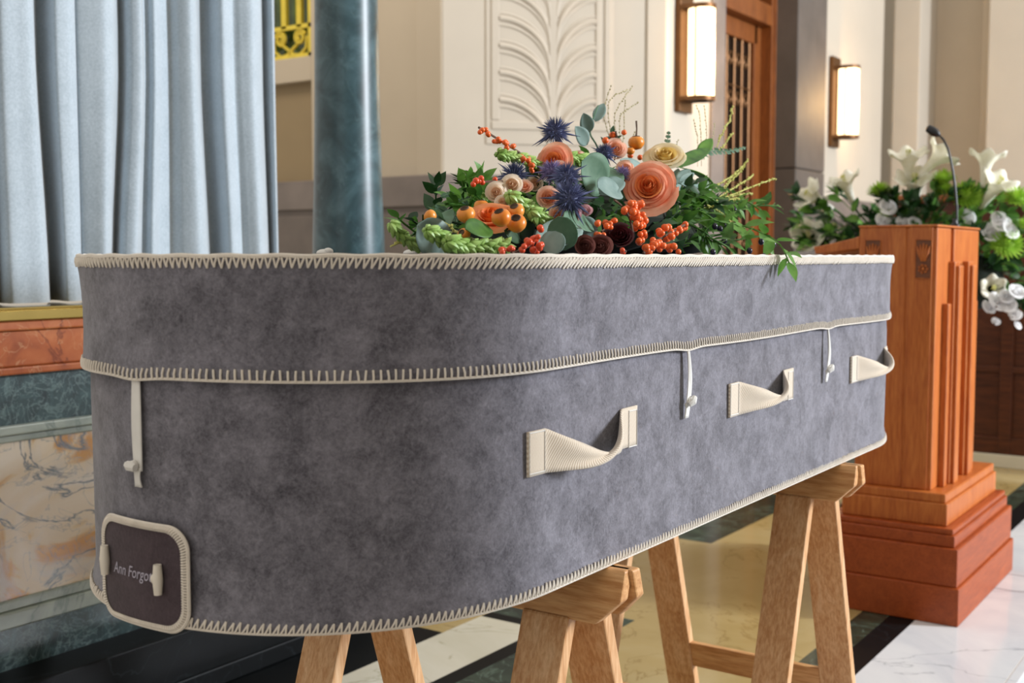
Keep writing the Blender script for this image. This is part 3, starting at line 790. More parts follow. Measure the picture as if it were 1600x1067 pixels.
# ================================================================== LECTERN
def build_lectern():
    t = thing('lectern', 'reddish oak lectern with stepped base and fluted side', 'lectern', (-1.03, 3.92, 0))
    def tier(x0, x1, y0, y1, z0, z1, name, mat, b=.004):
        return MB().box(x0, x1, y0, y1, z0, z1).build(name, mat, t, False, b)
    R_ = M['ped_red']
    tier(-1.25, -.815, 3.530, 4.305, 0, .115, 'base_step', R_)
    tier(-1.243, -.823, 3.538, 4.297, .115, .231, 'base_step', R_)
    m = MB()
    for x0, x1, y0, y1, z0, z1 in ((-1.232, -.836, 3.552, 4.283, .231, .268), (-1.226, -.842, 3.558, 4.277, .268, .286)): m.box(x0, x1, y0, y1, z0, z1)
    m.build('base_step', R_, t, False, .004)
    MB().box(-1.19, -.868, 3.585, 4.25, .286, .355).box(-1.183, -.875, 3.592, 4.243, .355, .383).build('base_moulding', M['ped'], t, False, .004)
    xb0, xb1, yb0, yb1, zt = -1.164, -.928, 3.62, 4.16, 1.192
    body = MB().box(xb0, xb1-.02, yb0+.004, yb1-.004, .38, zt-.002)
    # front boards
    body.box(xb0, -1.018, yb0, yb0+.03, .383, zt).box(-1.012, xb1-.012, yb0, yb0+.03, .383, zt)
    # side slabs left and right of the central groove
    body.box(xb1-.03, xb1, yb0+.006, 3.79, .383, zt-.004).box(xb1-.03, xb1, 3.83, yb1-.002, .383, zt-.004)
    body.box(xb1-.04, xb1-.012, 3.79, 3.83, .383, 1.03)
    body.build('body', M['ped'], t, False, .004)
    p = MB(); x1 = xb1
    for y0, y1, z1, d in ((3.70, 3.735, .955, .020), (3.765, 3.835, 1.085, .020), (3.775, 3.828, 1.072, .032), (3.945, 4.015, 1.085, .020), (3.955, 4.008, 1.072, .032), (4.045, 4.08, .955, .020)):
        p.box(x1-.005, x1+d, y0, y1, .383, z1)
    p.build('pilaster', M['ped'], t, False, .004)
    # carved panels
    def carve(o, ux, uz, nrm, w, h, name):
        o, ux, uz, nrm = Vector(o), Vector(ux), Vector(uz), Vector(nrm)
        f = lambda a, b, d: o+ux*a+uz*b+nrm*d
        k = MB(); k.cur = 0
        k.add([f(-w, -h, .0012), f(w, -h, .0012), f(w, h, .0012), f(-w, h, .0012)], [(0, 1, 2, 3)])
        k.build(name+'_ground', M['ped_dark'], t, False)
        c = MB()
        for i in range(-2, 3):
            an = i*.5
            c.tube([f(w*.1*i, -h*.1, .003), f(w*.35*i*.8, h*.35, .005), f(w*.40*i, h*(.85-.08*abs(i)), .003)], [.0025, .0055, .002], 6)
        for i in range(7):
            a = i/7*2*pi; c.ball(f(.5*w*cos(a), -h*.5+.45*w*sin(a), .003), .0045, 6, 4)
        c.ball(f(0, -h*.5, .004), .006, 6, 4)
        c.tube([f(-w, -h, .002), f(w, -h, .002), f(w, h, .002), f(-w, h, .002), f(-w, -h, .002)], .002, 5)
        c.build(name, M['ped'], t, True)
    carve((-.966, yb0, 1.092), (1, 0, 0), (0, 0, 1), (0, -1, 0), .024, .058, 'carved_panel')
    carve((-1.120, yb0, 1.092), (1, 0, 0), (0, 0, 1), (0, -1, 0), .024, .058, 'carved_panel')
    carve((xb1+.0, 3.89, 1.02), (0, 1, 0), (0, 0, 1), (1, 0, 0), .028, .058, 'carved_panel')
    MB().box(xb0-.003, xb1+.003, yb0-.003, yb1+.003, zt-.002, zt+.005).build('top_board', M['ped'], t, False, .003)
    # sloping reading desk toward the speaker
    d = MB()
    for y in (yb0+.002, yb1-.024): d.prism([(-1.164, 1.165), (-1.164, 1.125), (-1.305, 1.108), (-1.312, 1.132), (-1.29, 1.134), (-1.18, 1.158)], 'y', y, y+.022)
    d.prism([(-1.164, 1.128), (-1.164, 1.120), (-1.30, 1.100), (-1.30, 1.108)], 'y', yb0+.024, yb1-.024)
    d.build('reading_desk', M['ped'], t, False, .003)
build_lectern()

def build_mic():
    t = thing('gooseneck_microphone', 'thin black gooseneck microphone standing on the lectern top', 'microphone', (-.938, 3.9, 1.197))
    base = MB().lathe([(.016, 1.197), (.016, 1.203), (.009, 1.207), (.006, 1.222)], 14, None, (-.945, 3.9, 0)); base.build('base', M['black'], t)
    px = [(1495, 350), (1495, 325), (1493, 300), (1490, 275), (1486, 252), (1481, 232), (1474, 218), (1466, 210)]
    pts = [PY(x, y, 3.9) for x, y in px]
    MB().tube(pts, [.0038]*6+[.0034, .0034], 8).build('gooseneck', M['black'], t)
    a, b = PY(1467, 211, 3.9), PY(1448, 199, 3.9); d = b-a
    MB().tube([a-d*.05, a+d*.05, a+d*.25, a+d*.6, a+d*.9, a+d*1.0], [.005, .009, .0135, .0145, .012, .004], 14).build('windscreen', M['black'], t)
build_mic()

# timber screen far behind the lectern
def build_screen():
    t = thing('panelled_screen', 'dark timber panelled screen behind the lectern and white flowers', 'screen', (-.6, 6.5, 0))
    MB().box(-1.9, .8, 6.40, 6.50, .07, 1.39).build('board', M['dark_wood'], t, False, .004)
    r = MB()
    for z0, z1 in ((.07, .16), (.50, .53), (1.05, 1.09)): r.box(-1.9, .8, 6.385, 6.41, z0, z1)
    for x in (-1.88, -1.3, -.7, -.1, .5): r.box(x, x+.06, 6.38, 6.412, .072, 1.388)
    r.build('rail', M['dark_wood'], t, False, .003)
    MB().box(-1.93, .83, 6.37, 6.53, 1.39, 1.43).build('cap', M['door'], t, False, .006)
    MB().box(-1.92, .82, 6.375, 6.52, 0, .07).build('plinth', M['cream_marble'], t, False, .004)
build_screen()

# ================================================================== FLOWERS
def frame(d, hint=(0, 0, 1)):
    d = Vector(d).normalized(); h = Vector(hint)
    if abs(d.dot(h.normalized())) > .96: h = Vector((1, 0, 0))
    x = h.cross(d).normalized(); y = d.cross(x)
    return Matrix((x, y, d)).transposed()
def add_leaf(mb, base, d, L, w, nrm=(0, 0, 1), curve=.2, shape='lance', nu=4, nv=8):
    d = Vector(d).normalized(); n = Vector(nrm); n = n-d*n.dot(d)
    n = n.normalized() if n.length > 1e-5 else d.orthogonal().normalized()
    b = d.cross(n); base = Vector(base)
    def fn(u, v):
        if shape == 'round': ww = sqrt(max(0, 1-(2*v-1)**2))
        elif shape == 'oval': ww = sin(pi*v**.85)**.75
        else: ww = sin(pi*v**.75)**1.05
        s = (u-.5)*2
        return base+d*(L*v)+b*(s*w*ww)+n*(-curve*L*v*v+.18*w*ww*s*s)
    mb.grid(fn, nu, nv); return mb
def add_rose(mb, c, d, R, n=24, opn=1.0, seed=0):
    rnd = random.Random(seed); c = Vector(c); MX = frame(d)
    for k in range(n):
        t = k/(n-1); an = k*2.39996+rnd.uniform(-.35, .35)
        Rk = R*(.13+.79*t**1.05)*rnd.uniform(.93, 1.07); Hk = R*(1.00-.22*t)*rnd.uniform(.94, 1.05); A = radians(96-20*t)
        curl = rnd.uniform(.6, 1.2)*opn
        lean = rnd.uniform(-.05, .05)
        def fn(u, v):
            s = (u-.5)*2
            a = an+A*s*(.55+.45*v)
            r = Rk*(.35+.65*sin(v*pi*.62))*(1-.30*(1-t)*max(0, v-.6))+curl*R*.42*t*max(0, v-.5)**2*4*(1-.3*s*s)+.045*R*s*sin(v*3+k)
            z = Hk*v*(1-.16*s*s*v)-curl*R*.60*t*max(0, v-.7)**2*4+lean*R*s-R*.45
            return c+MX @ Vector((r*cos(a), r*sin(a), z))
        mb.cur = 1 if t < .45 else 0
        mb.grid(fn, 8, 7)
    mb.cur = 1
    mb.ball(c-(MX @ Vector((0, 0, R*.35))), R*.45, 10, 7)
    return mb
def add_thistle(mb, c, d, R, n=210, seed=0):
    rnd = random.Random(seed); c = Vector(c); MX = frame(d)
    mb.ball(c, R*.52, 12, 8)
    for k in range(n):
        z = 1-2*(k+.5)/n; a = k*2.39996; r = sqrt(1-z*z)
        v = (MX @ Vector((r*cos(a), r*sin(a), z))).normalized(); L = R*rnd.uniform(.85, 1.08)
        if z < -.82: continue
        v = (v+Vector((rnd.uniform(-.12, .12), rnd.uniform(-.12, .12), rnd.uniform(-.12, .12)))).normalized()
        mb.tube([c+v*R*.42, c+v*L*.8, c+v*L*1.02], [R*.034, R*.024, R*.005], 3, False)
    for k in range(11):
        a = 2*pi*k/11+rnd.uniform(-.2, .2); v = MX @ Vector((cos(a), sin(a), rnd.uniform(-.5, .1)))
        mb.tube([c+v*R*.3, c+v*R*1.1, c+v*R*rnd.uniform(1.35, 1.75)], [R*.10, R*.06, R*.008], 4, False)
    return mb
def add_budspike(mb, pts, r0, r1, seed=0):
    rnd = random.Random(seed); pts = [Vector(p) for p in pts]
    mb.tube(pts, .0025, 5)
    tot = sum((b-a).length for a, b in zip(pts, pts[1:])); step = r0*1.1; n = max(4, int(tot/step))
    for k in range(n+1):
        q = k/n*(len(pts)-1); i = min(int(q), len(pts)-2); p = pts[i].lerp(pts[i+1], q-i)
        d = (pts[i+1]-pts[i]).normalized(); MX = frame(d); r = r0+(r1-r0)*k/n
        for j in range(5):
            a = j*pi*.4+k*.8+rnd.uniform(-.2, .2); q = r*rnd.uniform(.8, 1.1)
            o = MX @ Vector((cos(a), sin(a), .3)); ax = (o+d*.9).normalized(); FX = frame(ax)
            c0 = p+o*r*.75
            mb.lathe([(q*.12, -q*.8), (q*.50, -q*.35), (q*.55, q*.15), (q*.30, q*.75), (q*.04, q*1.15)], 6, FX, c0)
    return mb
def path_pts(px, X):
    if not isinstance(X, (list, tuple)): X = [X]*len(px)
    return [PX(a, b, x) for (a, b), x in zip(px, X)]
def bez(pts, n=12):
    """smooth polyline through control points"""
    pts = [Vector(p) for p in pts]; out = []
    for i in range(len(pts)-1):
        p0 = pts[max(0, i-1)]; p1 = pts[i]; p2 = pts[i+1]; p3 = pts[min(len(pts)-1, i+2)]
        for k in range(n):
            t = k/n
            out.append(.5*((2*p1)+(p2-p0)*t+(2*p0-5*p1+4*p2-p3)*t*t+(3*p1-p0-3*p2+p3)*t**3))
    out.append(pts[-1]); return out

def add_sprig(mb, pts, L, w, n, seed=0, shape='lance', stem=.0016, tip=True):
    rnd = random.Random(seed); pl = bez(pts, 8); mb.tube(pl, stem, 4)
    k = len(pl)
    for i in range(n):
        q = .12+.88*i/max(1, n-1); j = min(int(q*(k-1)), k-2); p = pl[j]; d = (pl[j+1]-pl[j]).normalized()
        MX = frame(d); a = i*2.4+rnd.uniform(-.4, .4)
        o = MX @ Vector((cos(a), sin(a), 0)); dd = (d*.75+o*.85+Vector((0, 0, rnd.uniform(-.1, .25)))).normalized()
        if i == n-1 and tip: dd = d
        sc = rnd.uniform(.8, 1.15)*(1-.25*q)
        nn = (Vector((0, 0, 1))+o*.3+Vector((rnd.uniform(-.7, .9), rnd.uniform(-.9, .4), 0))).normalized()
        add_leaf(mb, p, dd, L*sc, w*sc, nn, rnd.uniform(.05, .3), shape, 2, 6)
    return mb

def build_spray():
    t = thing('floral_spray', 'orange rose, thistle and eucalyptus spray lying on the coffin lid', 'flower arrangement', (-1.0, 1.68, ZT+.0015))
    VIEW = Vector((.45, -.8, .35))
    def part(mb, name, mat, **k):
        for p in mb.v:                                     # nothing sinks into the lid
            if p.x < -.745: p.z = max(p.z, ZT+.003+.01*max(0, ZT-p.z))
        return mb.build(name, mat, t, True, **k)
    # filler core coloured near-black as shade between the flowers, and dense low foliage
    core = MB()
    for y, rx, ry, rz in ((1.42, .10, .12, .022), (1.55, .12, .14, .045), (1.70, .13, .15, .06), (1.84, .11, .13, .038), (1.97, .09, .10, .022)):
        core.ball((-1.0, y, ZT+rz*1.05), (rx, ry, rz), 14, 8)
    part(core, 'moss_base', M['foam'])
    rnd = random.Random(3)
    for k in range(70):                                                     # short filler sprigs springing from the filler core
        y = rnd.uniform(1.34, 2.12); x = -1.03+rnd.uniform(-.12, .12)
        hgt = .10*max(.2, 1-((y-1.75)/.45)**2); p0 = Vector((x, y, ZT+.01+hgt*.55))
        v = Vector((rnd.uniform(-.3, .8), rnd.uniform(-.7, .7)+(y-1.72)*.7, rnd.uniform(.1, .9))).normalized()
        p1 = p0+v*.06; p2 = p0+v*rnd.uniform(.08, .115); p2.z = max(ZT+.012, p2.z-.015); p1.z = max(ZT+.012, p1.z)
        mt = (M['leaf_dark'], M['leaf'], M['leaf_dark'], M['leaf_bright'])[k % 4]
        part(add_sprig(MB(), [p0, p1, p2], .040, .0100, 10, k), 'foliage_sprig', mt)
    # right-hand ruscus sprigs
    for i, (px, X, n, L) in enumerate([
        ([(1090, 365), (1150, 352), (1195, 366), (1220, 384), (1233, 411)], [-.95, -.86, -.79, -.725, -.700], 10, .056),
        ([(1080, 350), (1140, 335), (1180, 322), (1216, 322)], [-.98, -.95, -.92, -.90], 11, .046),
        ([(1080, 330), (1130, 318), (1165, 315), (1190, 330)], [-1.0, -.95, -.92, -.9], 10, .044),
        ([(1060, 370), (1110, 380), (1150, 375), (1195, 368)], [-.92, -.86, -.83, -.82], 10, .046),
        ([(1050, 345), (1090, 330), (1120, 345), (1150, 350)], [-.95, -.9, -.87, -.85], 11, .042),
        ([(1040, 360), (1070, 350), (1100, 362), (1125, 385)], [-.9, -.85, -.82, -.80], 11, .040),
        ([(1050, 310), (1080, 300), (1110, 310), (1140, 330)], [-.97, -.93, -.9, -.88], 11, .040),
        ([(1060, 385), (1085, 372), (1110, 372), (1140, 388)], [-.88, -.84, -.81, -.79], 10, .036),
        ([(1070, 395), (1040, 360), (1060, 330), (1085, 318)], [-.9, -.9, -.9, -.9], 10, .038)]):
        part(add_sprig(MB(), path_pts(px, X), L, L*.20, n+4, 100+i), 'foliage_sprig', M['leaf'] if i % 2 else M['leaf_bright'])
    for i, (px, X, n, L) in enumerate([
        ([(700, 375), (660, 368), (635, 352), (622, 340)], -.97, 7, .038), ([(720, 350), (690, 345), (665, 355), (645, 345)], -.95, 7, .034),
        ([(770, 335), (740, 325), (715, 320), (695, 318)], -.97, 10, .030), ([(800, 345), (775, 320), (750, 310), (735, 300)], -.98, 10, .032),
        ([(930, 250), (915, 240), (900, 238), (885, 240)], -1.03, 8, .030), ([(940, 250), (948, 235), (952, 220), (955, 210)], -1.03, 8, .030)]):
        part(add_sprig(MB(), path_pts(px, X), L, L*.2, n, 140+i), 'foliage_sprig', M['leaf_dark'] if i % 2 else M['leaf'])
    for i, (px, X, n, L) in enumerate([
        ([(960, 350), (975, 330), (985, 310), (990, 300)], -.90, 9, .032), ([(1000, 370), (1030, 350), (1050, 340), (1062, 325)], -.87, 11, .032), ([(930, 340), (945, 330), (955, 318), (968, 310)], -.90, 9, .030),
        ([(920, 345), (940, 345), (960, 335), (975, 345)], -.86, 9, .028), ([(1010, 385), (1030, 372), (1050, 378), (1070, 372)], -.83, 9, .030), ([(900, 330), (920, 318), (935, 322), (950, 335)], -.87, 9, .028),
        ([(1050, 320), (1062, 305), (1075, 300), (1085, 310)], -.90, 9, .034), ([(830, 320), (845, 300), (850, 290), (840, 280)], -.95, 9, .028)]):
        part(add_sprig(MB(), path_pts(px, X), L, L*.27, n+3, 170+i), 'foliage_sprig', M['leaf_dark'] if i % 3 else M['leaf'])
    # big glossy leaves
    def leaf(name, px0, px1, X, w, mat, shape='oval', nrm=None, curve=.05):
        a, b = PX(*px0, X), PX(*px1, X); d = b-a
        return part(add_leaf(MB(), a, d, d.length, w, nrm or VIEW, curve, shape, 6, 12), name, mat, solid=.0008)
    leaf('green_leaf', (727, 358), (772, 358), -.835, .0155, M['leaf'])
    leaf('green_leaf', (788, 360), (815, 378), -.84, .009, M['leaf_dark'])
    leaf('green_leaf', (815, 350), (832, 372), -.86, .015, M['leaf_dark'])
    leaf('green_leaf', (1057, 262), (1112, 226), -.96, .016, M['leaf'], nrm=(.4, -.6, .6))
    leaf('green_leaf', (1092, 244), (1113, 214), -.97, .013, M['leaf_bright'])
    leaf('green_leaf', (1062, 262), (1126, 275), -.94, .015, M['leaf_bright'], curve=.18, nrm=(.2, -.5, .8))
    leaf('green_leaf', (880, 262), (950, 240), -1.02, .012, M['leaf_dark'])
    leaf('green_leaf', (640, 345), (652, 330), -.97, .006, M['leaf_dark'])
    # eucalyptus
    for px0, px1, X, w, sh, mt in [
        ((930, 190), (944, 160), -1.05, .011, 'oval', 'euca'), ((921, 207), (912, 177), -1.05, .013, 'oval', 'euca'), ((918, 226), (900, 198), -1.04, .014, 'oval', 'euca'),
        ((945, 292), (912, 252), -.87, .031, 'round', 'euca_green'), ((930, 300), (965, 262), -.875, .024, 'round', 'euca_green'), ((970, 300), (936, 290), -.83, .019, 'round', 'euca'), ((972, 280), (940, 302), -.84, .015, 'round', 'euca'),
        ((1010, 268), (972, 248), -.95, .012, 'oval', 'euca'), ((872, 338), (885, 392), -.80, .020, 'round', 'euca_green'), ((905, 352), (842, 378), -.815, .022, 'round', 'euca'), ((880, 340), (930, 352), -.82, .016, 'round', 'euca_green'), ((908, 340), (925, 375), -.83, .016, 'round', 'euca'),
        ((860, 398), (868, 360), -.79, .016, 'round', 'euca'), ((1058, 288), (1078, 262), -.93, .012, 'oval', 'euca'), ((1064, 288), (1104, 290), -.90, .010, 'oval', 'euca'), ((1062, 284), (1086, 268), -.91, .008, 'oval', 'euca'), ((1056, 290), (1072, 303), -.9, .008, 'oval', 'euca'),
        ((700, 396), (655, 352), -.92, .026, 'round', 'euca'), ((690, 350), (695, 325), -.97, .017, 'round', 'euca'), ((682, 362), (708, 325), -.95, .011, 'oval', 'euca_green'), ((1052, 300), (1060, 262), -.95, .012, 'oval', 'euca')]:
        leaf('eucalyptus_leaf', px0, px1, X, w, M[mt], sh)
    st = MB().tube(bez(path_pts([(945, 300), (935, 235), (922, 205), (935, 165)], -1.05)), .0016, 5); part(st, 'eucalyptus_stem', M['euca_green'])
    # roses
    def rose(px, py, X, rpx, mat, n=22, d=None, opn=1.0, seed=0, lab=None):
        c = PX(px, py, X); R = rpx/F*(c-CAM).dot(FW)
        o = part(add_rose(MB(), c, d or VIEW, R*.80, n, opn, seed), 'rose', [M[mat], M.get(mat+'_in', M[mat])])
        if lab: o['label'] = lab
    rose(1014, 294, -.83, 46, 'coral', 25, (.35, -.85, .35), 1.15, 1, 'large coral rose')
    rose(1040, 246, -.95, 34, 'yellow_p', 21, (.3, -.6, .75), 1.2, 2, 'cream yellow rose with brown edges')
    rose(768, 342, -.87, 40, 'orange_p', 20, (.3, -.5, .85), 1.3, 3, 'orange rose behind the rosehips')
    rose(866, 252, -.98, 32, 'coral', 20, (.3, -.9, .3), 1.0, 4)
    for i, (px, py, X, r, m) in enumerate([(776, 302, -.91, 17, 'cream_p'), (800, 290, -.93, 18, 'cream_p'), (786, 318, -.88, 14, 'cream_p'), (874, 262, -.93, 12, 'peach_p'), (857, 310, -.87, 20, 'peach_p'),
                                           (962, 234, -1.0, 18, 'peach_p'), (978, 264, -.9, 14, 'peach_p'), (968, 370, -.79, 23, 'burg'), (914, 384, -.785, 17, 'brownrose'), (938, 386, -.78, 19, 'brownrose'),
                                           (835, 288, -.95, 14, 'cream_p'), (820, 292, -.92, 12, 'peach_p'), (895, 335, -.83, 14, 'pink_p'), (870, 335, -.84, 12, 'peach_p'), (905, 245, -1.0, 10, 'peach_p'), (915, 330, -.83, 12, 'pink_p')]):
        rose(px, py, X, r*1.22, m, 15, (.35+.1*(i % 3), -.8, .25+.15*(i % 4)), .7, 20+i)
    # thistles
    for i, (px, py, X, r, m) in enumerate([(868, 205, -1.02, 23, 'thistle'), (804, 274, -.96, 22, 'thistle'), (945, 239, -.98, 16, 'thistle'), (885, 275, -.88, 23, 'thistle'), (889, 310, -.83, 30, 'thistle'), (972, 274, -.87, 16, 'thistle_p'), (862, 268, -.93, 20, 'thistle_p')]):
        c = PX(px, py, X); R = r/F*(c-CAM).dot(FW)
        part(add_thistle(MB(), c, VIEW+Vector((0, 0, .5)), R, 330, i), 'thistle', M[m])
    MB().tube([PX(868, 205, -1.02), PX(885, 245, -1.02), PX(905, 290, -1.0)], .0022, 5).build('thistle_stem', M['leaf'], t)
    # green bud spikes
    for i, (px, X, r0, r1) in enumerate([([(668, 360), (690, 372), (712, 386), (740, 392)], -.86, .0085, .013), ([(780, 240), (800, 245), (825, 250), (845, 262)], -1.0, .009, .008), ([(797, 305), (815, 320), (838, 335), (858, 350)], -.87, .010, .013),
                                         ([(888, 244), (905, 248), (925, 252), (938, 258)], -.97, .010, .008), ([(612, 350), (622, 362), (636, 375), (655, 385)], -.95, .008, .008), ([(735, 296), (745, 305), (760, 318)], -.97, .007, .010), ([(700, 378), (740, 385), (790, 384)], -.84, .010, .009), ([(830, 330), (850, 345), (866, 358)], -.85, .010, .010)]):
        part(add_budspike(MB(), bez(path_pts(px, X), 5), r0*.85, r1*.85, i), 'bud_spike', M['bud'])
    # rosehips
    for px, py, X, r, tilt in [(672, 338, -.93, 11, (-.8, -.2, .5)), (728, 335, -.88, 15, (.1, -.5, .9)), (783, 340, -.83, 16, (0, -.5, .8)), (806, 330, -.85, 14, (.1, -.6, .7)), (807, 349, -.83, 16, (.3, -.6, .7)), (725, 367, -.85, 11, (0, -.9, .5)), (752, 322, -.92, 12, (0, 0, 1)), (994, 223, -1.0, 13, (0, 0, 1)), (985, 236, -1.0, 7, (0, 0, 1))]:
        c = PX(px, py, X); R = r/F*(c-CAM).dot(FW); MX = frame(tilt)
        prof = [(R*.05, -R*.85), (R*.6, -R*.72), (R*.92, -R*.3), (R, .05*R), (R*.88, R*.45), (R*.6, R*.68), (R*.45, R*.70), (R*.38, R*.5), (.02*R, R*.42)]
        h = part(MB().lathe(prof, 16, MX, c), 'rosehip', M['hip'])
        k = MB().lathe([(R*.02, R*.44), (R*.36, R*.52), (R*.50, R*.74), (R*.46, R*.80), (R*.30, R*.60), (R*.02, R*.56)], 10, MX, c)
        if py == 223: k.tube([c+Vector((0, 0, R*.7)), c+Vector((.001, 0, R*1.6)), c+Vector((0, 0, R*2.6))], [.002, .0014, .0018], 5)
        k.build('calyx', M['calyx'], h)
    # berries on twigs: every berry its own object
    proto = None; nb = 0
    def berries(stem_px, X, spots, rpx, mat='berry', seed=0):
        nonlocal proto, nb
        rr = random.Random(seed)
        st = part(MB().tube(bez(path_pts(stem_px, X), 6), .0017, 5), 'berry_twig', M['twig'])
        for (px, py, n, sp) in spots:
            for k in range(n):
                x = X if not isinstance(X, (list, tuple)) else X[0]
                c = PX(px+rr.uniform(-sp, sp), py+rr.uniform(-sp, sp)*.8, x+rr.uniform(-.012, .02)); R = rpx*rr.uniform(.85, 1.12)/F*(c-CAM).dot(FW)
                if proto is None or proto.get(mat) is None:
                    b = MB().ball((0, 0, 0), 1.0, 12, 8).build('berry', M[mat], None); b.parent = st
                    proto = proto or {}; proto[mat] = b
                else:
                    b = proto[mat].copy(); COL.objects.link(b); b.parent = st
                b.location = c-world_loc(st); b.scale = (R, R, R); nb += 1
    berries([(748, 199), (765, 209), (790, 225), (820, 245), (842, 275)], -1.0, [(752, 205, 2, 3), (757, 206, 2, 4), (765, 209, 3, 3), (774, 221, 3, 4), (785, 220, 6, 7), (792, 231, 1, 1), (803, 228, 2, 2), (815, 247, 3, 5), (822, 248, 4, 6), (828, 256, 4, 5), (833, 266, 3, 3)], 4.2, 'berry', 1)
    berries([(738, 286), (760, 284), (785, 283)], -.93, [(738, 287, 2, 2), (744, 283, 2, 3), (751, 285, 2, 3), (752, 278, 1, 1), (774, 281, 1, 1)], 4.8, 'berry_red', 2)
    berries([(960, 312), (975, 325), (985, 345), (990, 370)], -.80, [(978, 330, 3, 5), (988, 322, 5, 6), (998, 320, 4, 5), (992, 336, 6, 7), (1003, 340, 5, 6), (998, 352, 6, 7), (1005, 365, 5, 5), (1000, 378, 4, 4)], 5.6, 'berry', 3)
    berries([(940, 362), (955, 352), (965, 350)], -.81, [(937, 350, 2, 4), (950, 352, 4, 6), (958, 347, 2, 3), (932, 367, 3, 4), (945, 368, 2, 3)], 5.0, 'berry', 4)
    berries([(1020, 380), (1045, 365), (1072, 350)], -.79, [(1030, 363, 4, 5), (1043, 358, 4, 5), (1052, 366, 4, 5), (1060, 360, 3, 4), (1068, 354, 3, 3), (1070, 350, 1, 1), (1041, 372, 2, 2)], 5.4, 'berry', 5)
    berries([(1005, 395), (1025, 385), (1050, 390)], -.77, [(1015, 385, 6, 7), (1025, 378, 5, 6), (1035, 388, 5, 6), (1048, 387, 4, 5), (1012, 393, 3, 4), (1060, 393, 1, 1)], 5.4, 'berry', 6)
    berries([(800, 396), (825, 385), (842, 370)], -.79, [(800, 390, 3, 5), (815, 388, 3, 4), (828, 380, 5, 6), (838, 372, 4, 6), (842, 384, 4, 5), (846, 358, 2, 3), (836, 391, 3, 4), (786, 392, 3, 4)], 5.2, 'berry_red', 7)
    berries([(978, 393), (970, 388)], -.77, [(975, 392, 2, 3)], 4.6, 'berry_red', 8)
    berries([(960, 250), (965, 225), (962, 205)], -1.02, [(957, 211, 1, 0), (975, 207, 1, 0), (985, 243, 1, 0), (1000, 246, 1, 0), (948, 222, 2, 4)], 5.0, 'berry', 9)
    # black berries among the ruscus
    for i, (px, py, X) in enumerate([(1188, 372, -.80), (1207, 376, -.775), (1192, 395, -.735), (1130, 346, -.87), (1146, 323, -.91), (1116, 348, -.86), (1124, 352, -.86), (1113, 388, -.80), (1170, 386, -.80), (1131, 370, -.83), (1060, 345, -.9)]):
        c = PX(px, py, X); R = 4.6/F*(c-CAM).dot(FW)
        if i == 0: bb = MB().ball((0, 0, 0), 1.0, 10, 8).build('black_berry', M['blackberry'], t); b = bb
        else: b = bb.copy(); COL.objects.link(b); b.parent = t
        b.location = c-world_loc(t); b.scale = (R, R, R*1.15)
    # beaded grasses and catkins
    def grass(px, X, mat, r0, bead, gap, seed, name):
        rr = random.Random(seed); pl = bez(path_pts(px, X), 10); m = MB().tube(pl, r0, 4); d = 0
        for a, b in zip(pl[3:], pl[4:]):
            d += (b-a).length
            if d > gap:
                d = 0; m.ball(b+Vector((rr.uniform(-1, 1), rr.uniform(-1, 1), rr.uniform(-1, 1)))*bead*.9, bead, 5, 4)
        part(m, name, mat)
    for i, px in enumerate([[(955, 225), (943, 180), (946, 160), (955, 133)], [(958, 225), (950, 175), (957, 152), (982, 140)], [(965, 225), (960, 185), (970, 160), (988, 136)], [(970, 230), (968, 190), (975, 175), (998, 160)], [(972, 240), (975, 200), (975, 180), (977, 155)],
                            [(1090, 260), (1090, 215), (1086, 200), (1084, 185)], [(1096, 260), (1095, 210), (1093, 180), (1088, 165)], [(1100, 250), (1104, 215), (1103, 190), (1100, 165)], [(1050, 240), (1056, 232), (1058, 224), (1060, 218)], [(1110, 240), (1114, 215), (1116, 200), (1117, 192)], [(980, 240), (984, 225), (988, 215), (993, 205)]]):
        grass(px, -1.06, M['grass'], .0006, .0016, .0046, i, 'grass_stem')
    for i, (px, X) in enumerate([([(1120, 230), (1130, 205), (1140, 188), (1145, 165)], -1.0), ([(1125, 300), (1145, 275), (1162, 258), (1168, 250)], -.95), ([(1125, 305), (1140, 285), (1155, 270), (1164, 257)], -.95), ([(1120, 310), (1145, 295), (1165, 282), (1177, 274)], -.93),
                                 ([(1115, 315), (1150, 302), (1185, 288), (1211, 279)], -.91), ([(1100, 320), (1125, 312), (1150, 305), (1175, 302)], -.92), ([(1100, 325), (1120, 318), (1140, 312), (1155, 310)], -.9), ([(1105, 320), (1115, 325), (1130, 335), (1140, 345)], -.89), ([(1120, 240), (1132, 226), (1138, 216), (1146, 208)], -1.0), ([(1095, 310), (1110, 300), (1128, 285), (1150, 272)], -.95),
                                 ([(690, 345), (705, 355), (715, 365)], -.93), ([(610, 385), (630, 378), (660, 376)], -.95)]):
        grass(px, X, M['catkin'], .0012, .0023, .0032, 50+i, 'catkin_stem')
    # ferns
    def fern(px, X, L, n, seed, mat):
        rr = random.Random(seed); pl = bez(path_pts(px, X), 10); m = MB().tube(pl, .001, 4); k = len(pl)
        for i in range(n):
            q = .1+.9*i/n; j = min(int(q*(k-1)), k-2); d = (pl[j+1]-pl[j]).normalized()
            for sgn in (-1, 1):
                o = d.cross(VIEW).normalized()*sgn
                add_leaf(m, pl[j], d*.6+o, L*(1-q*.75), L*.13, VIEW, .1, 'lance', 2, 4)
        part(m, 'fern_frond', mat)
    fern([(1080, 245), (1110, 236), (1140, 236), (1165, 230)], -.99, .02, 16, 1, M['euca_green'])
    fern([(1035, 250), (1042, 225), (1045, 205)], -1.02, .014, 12, 2, M['euca_green'])
    fern([(1070, 330), (1090, 310), (1120, 295), (1150, 300)], -.93, .022, 18, 3, M['leaf'])
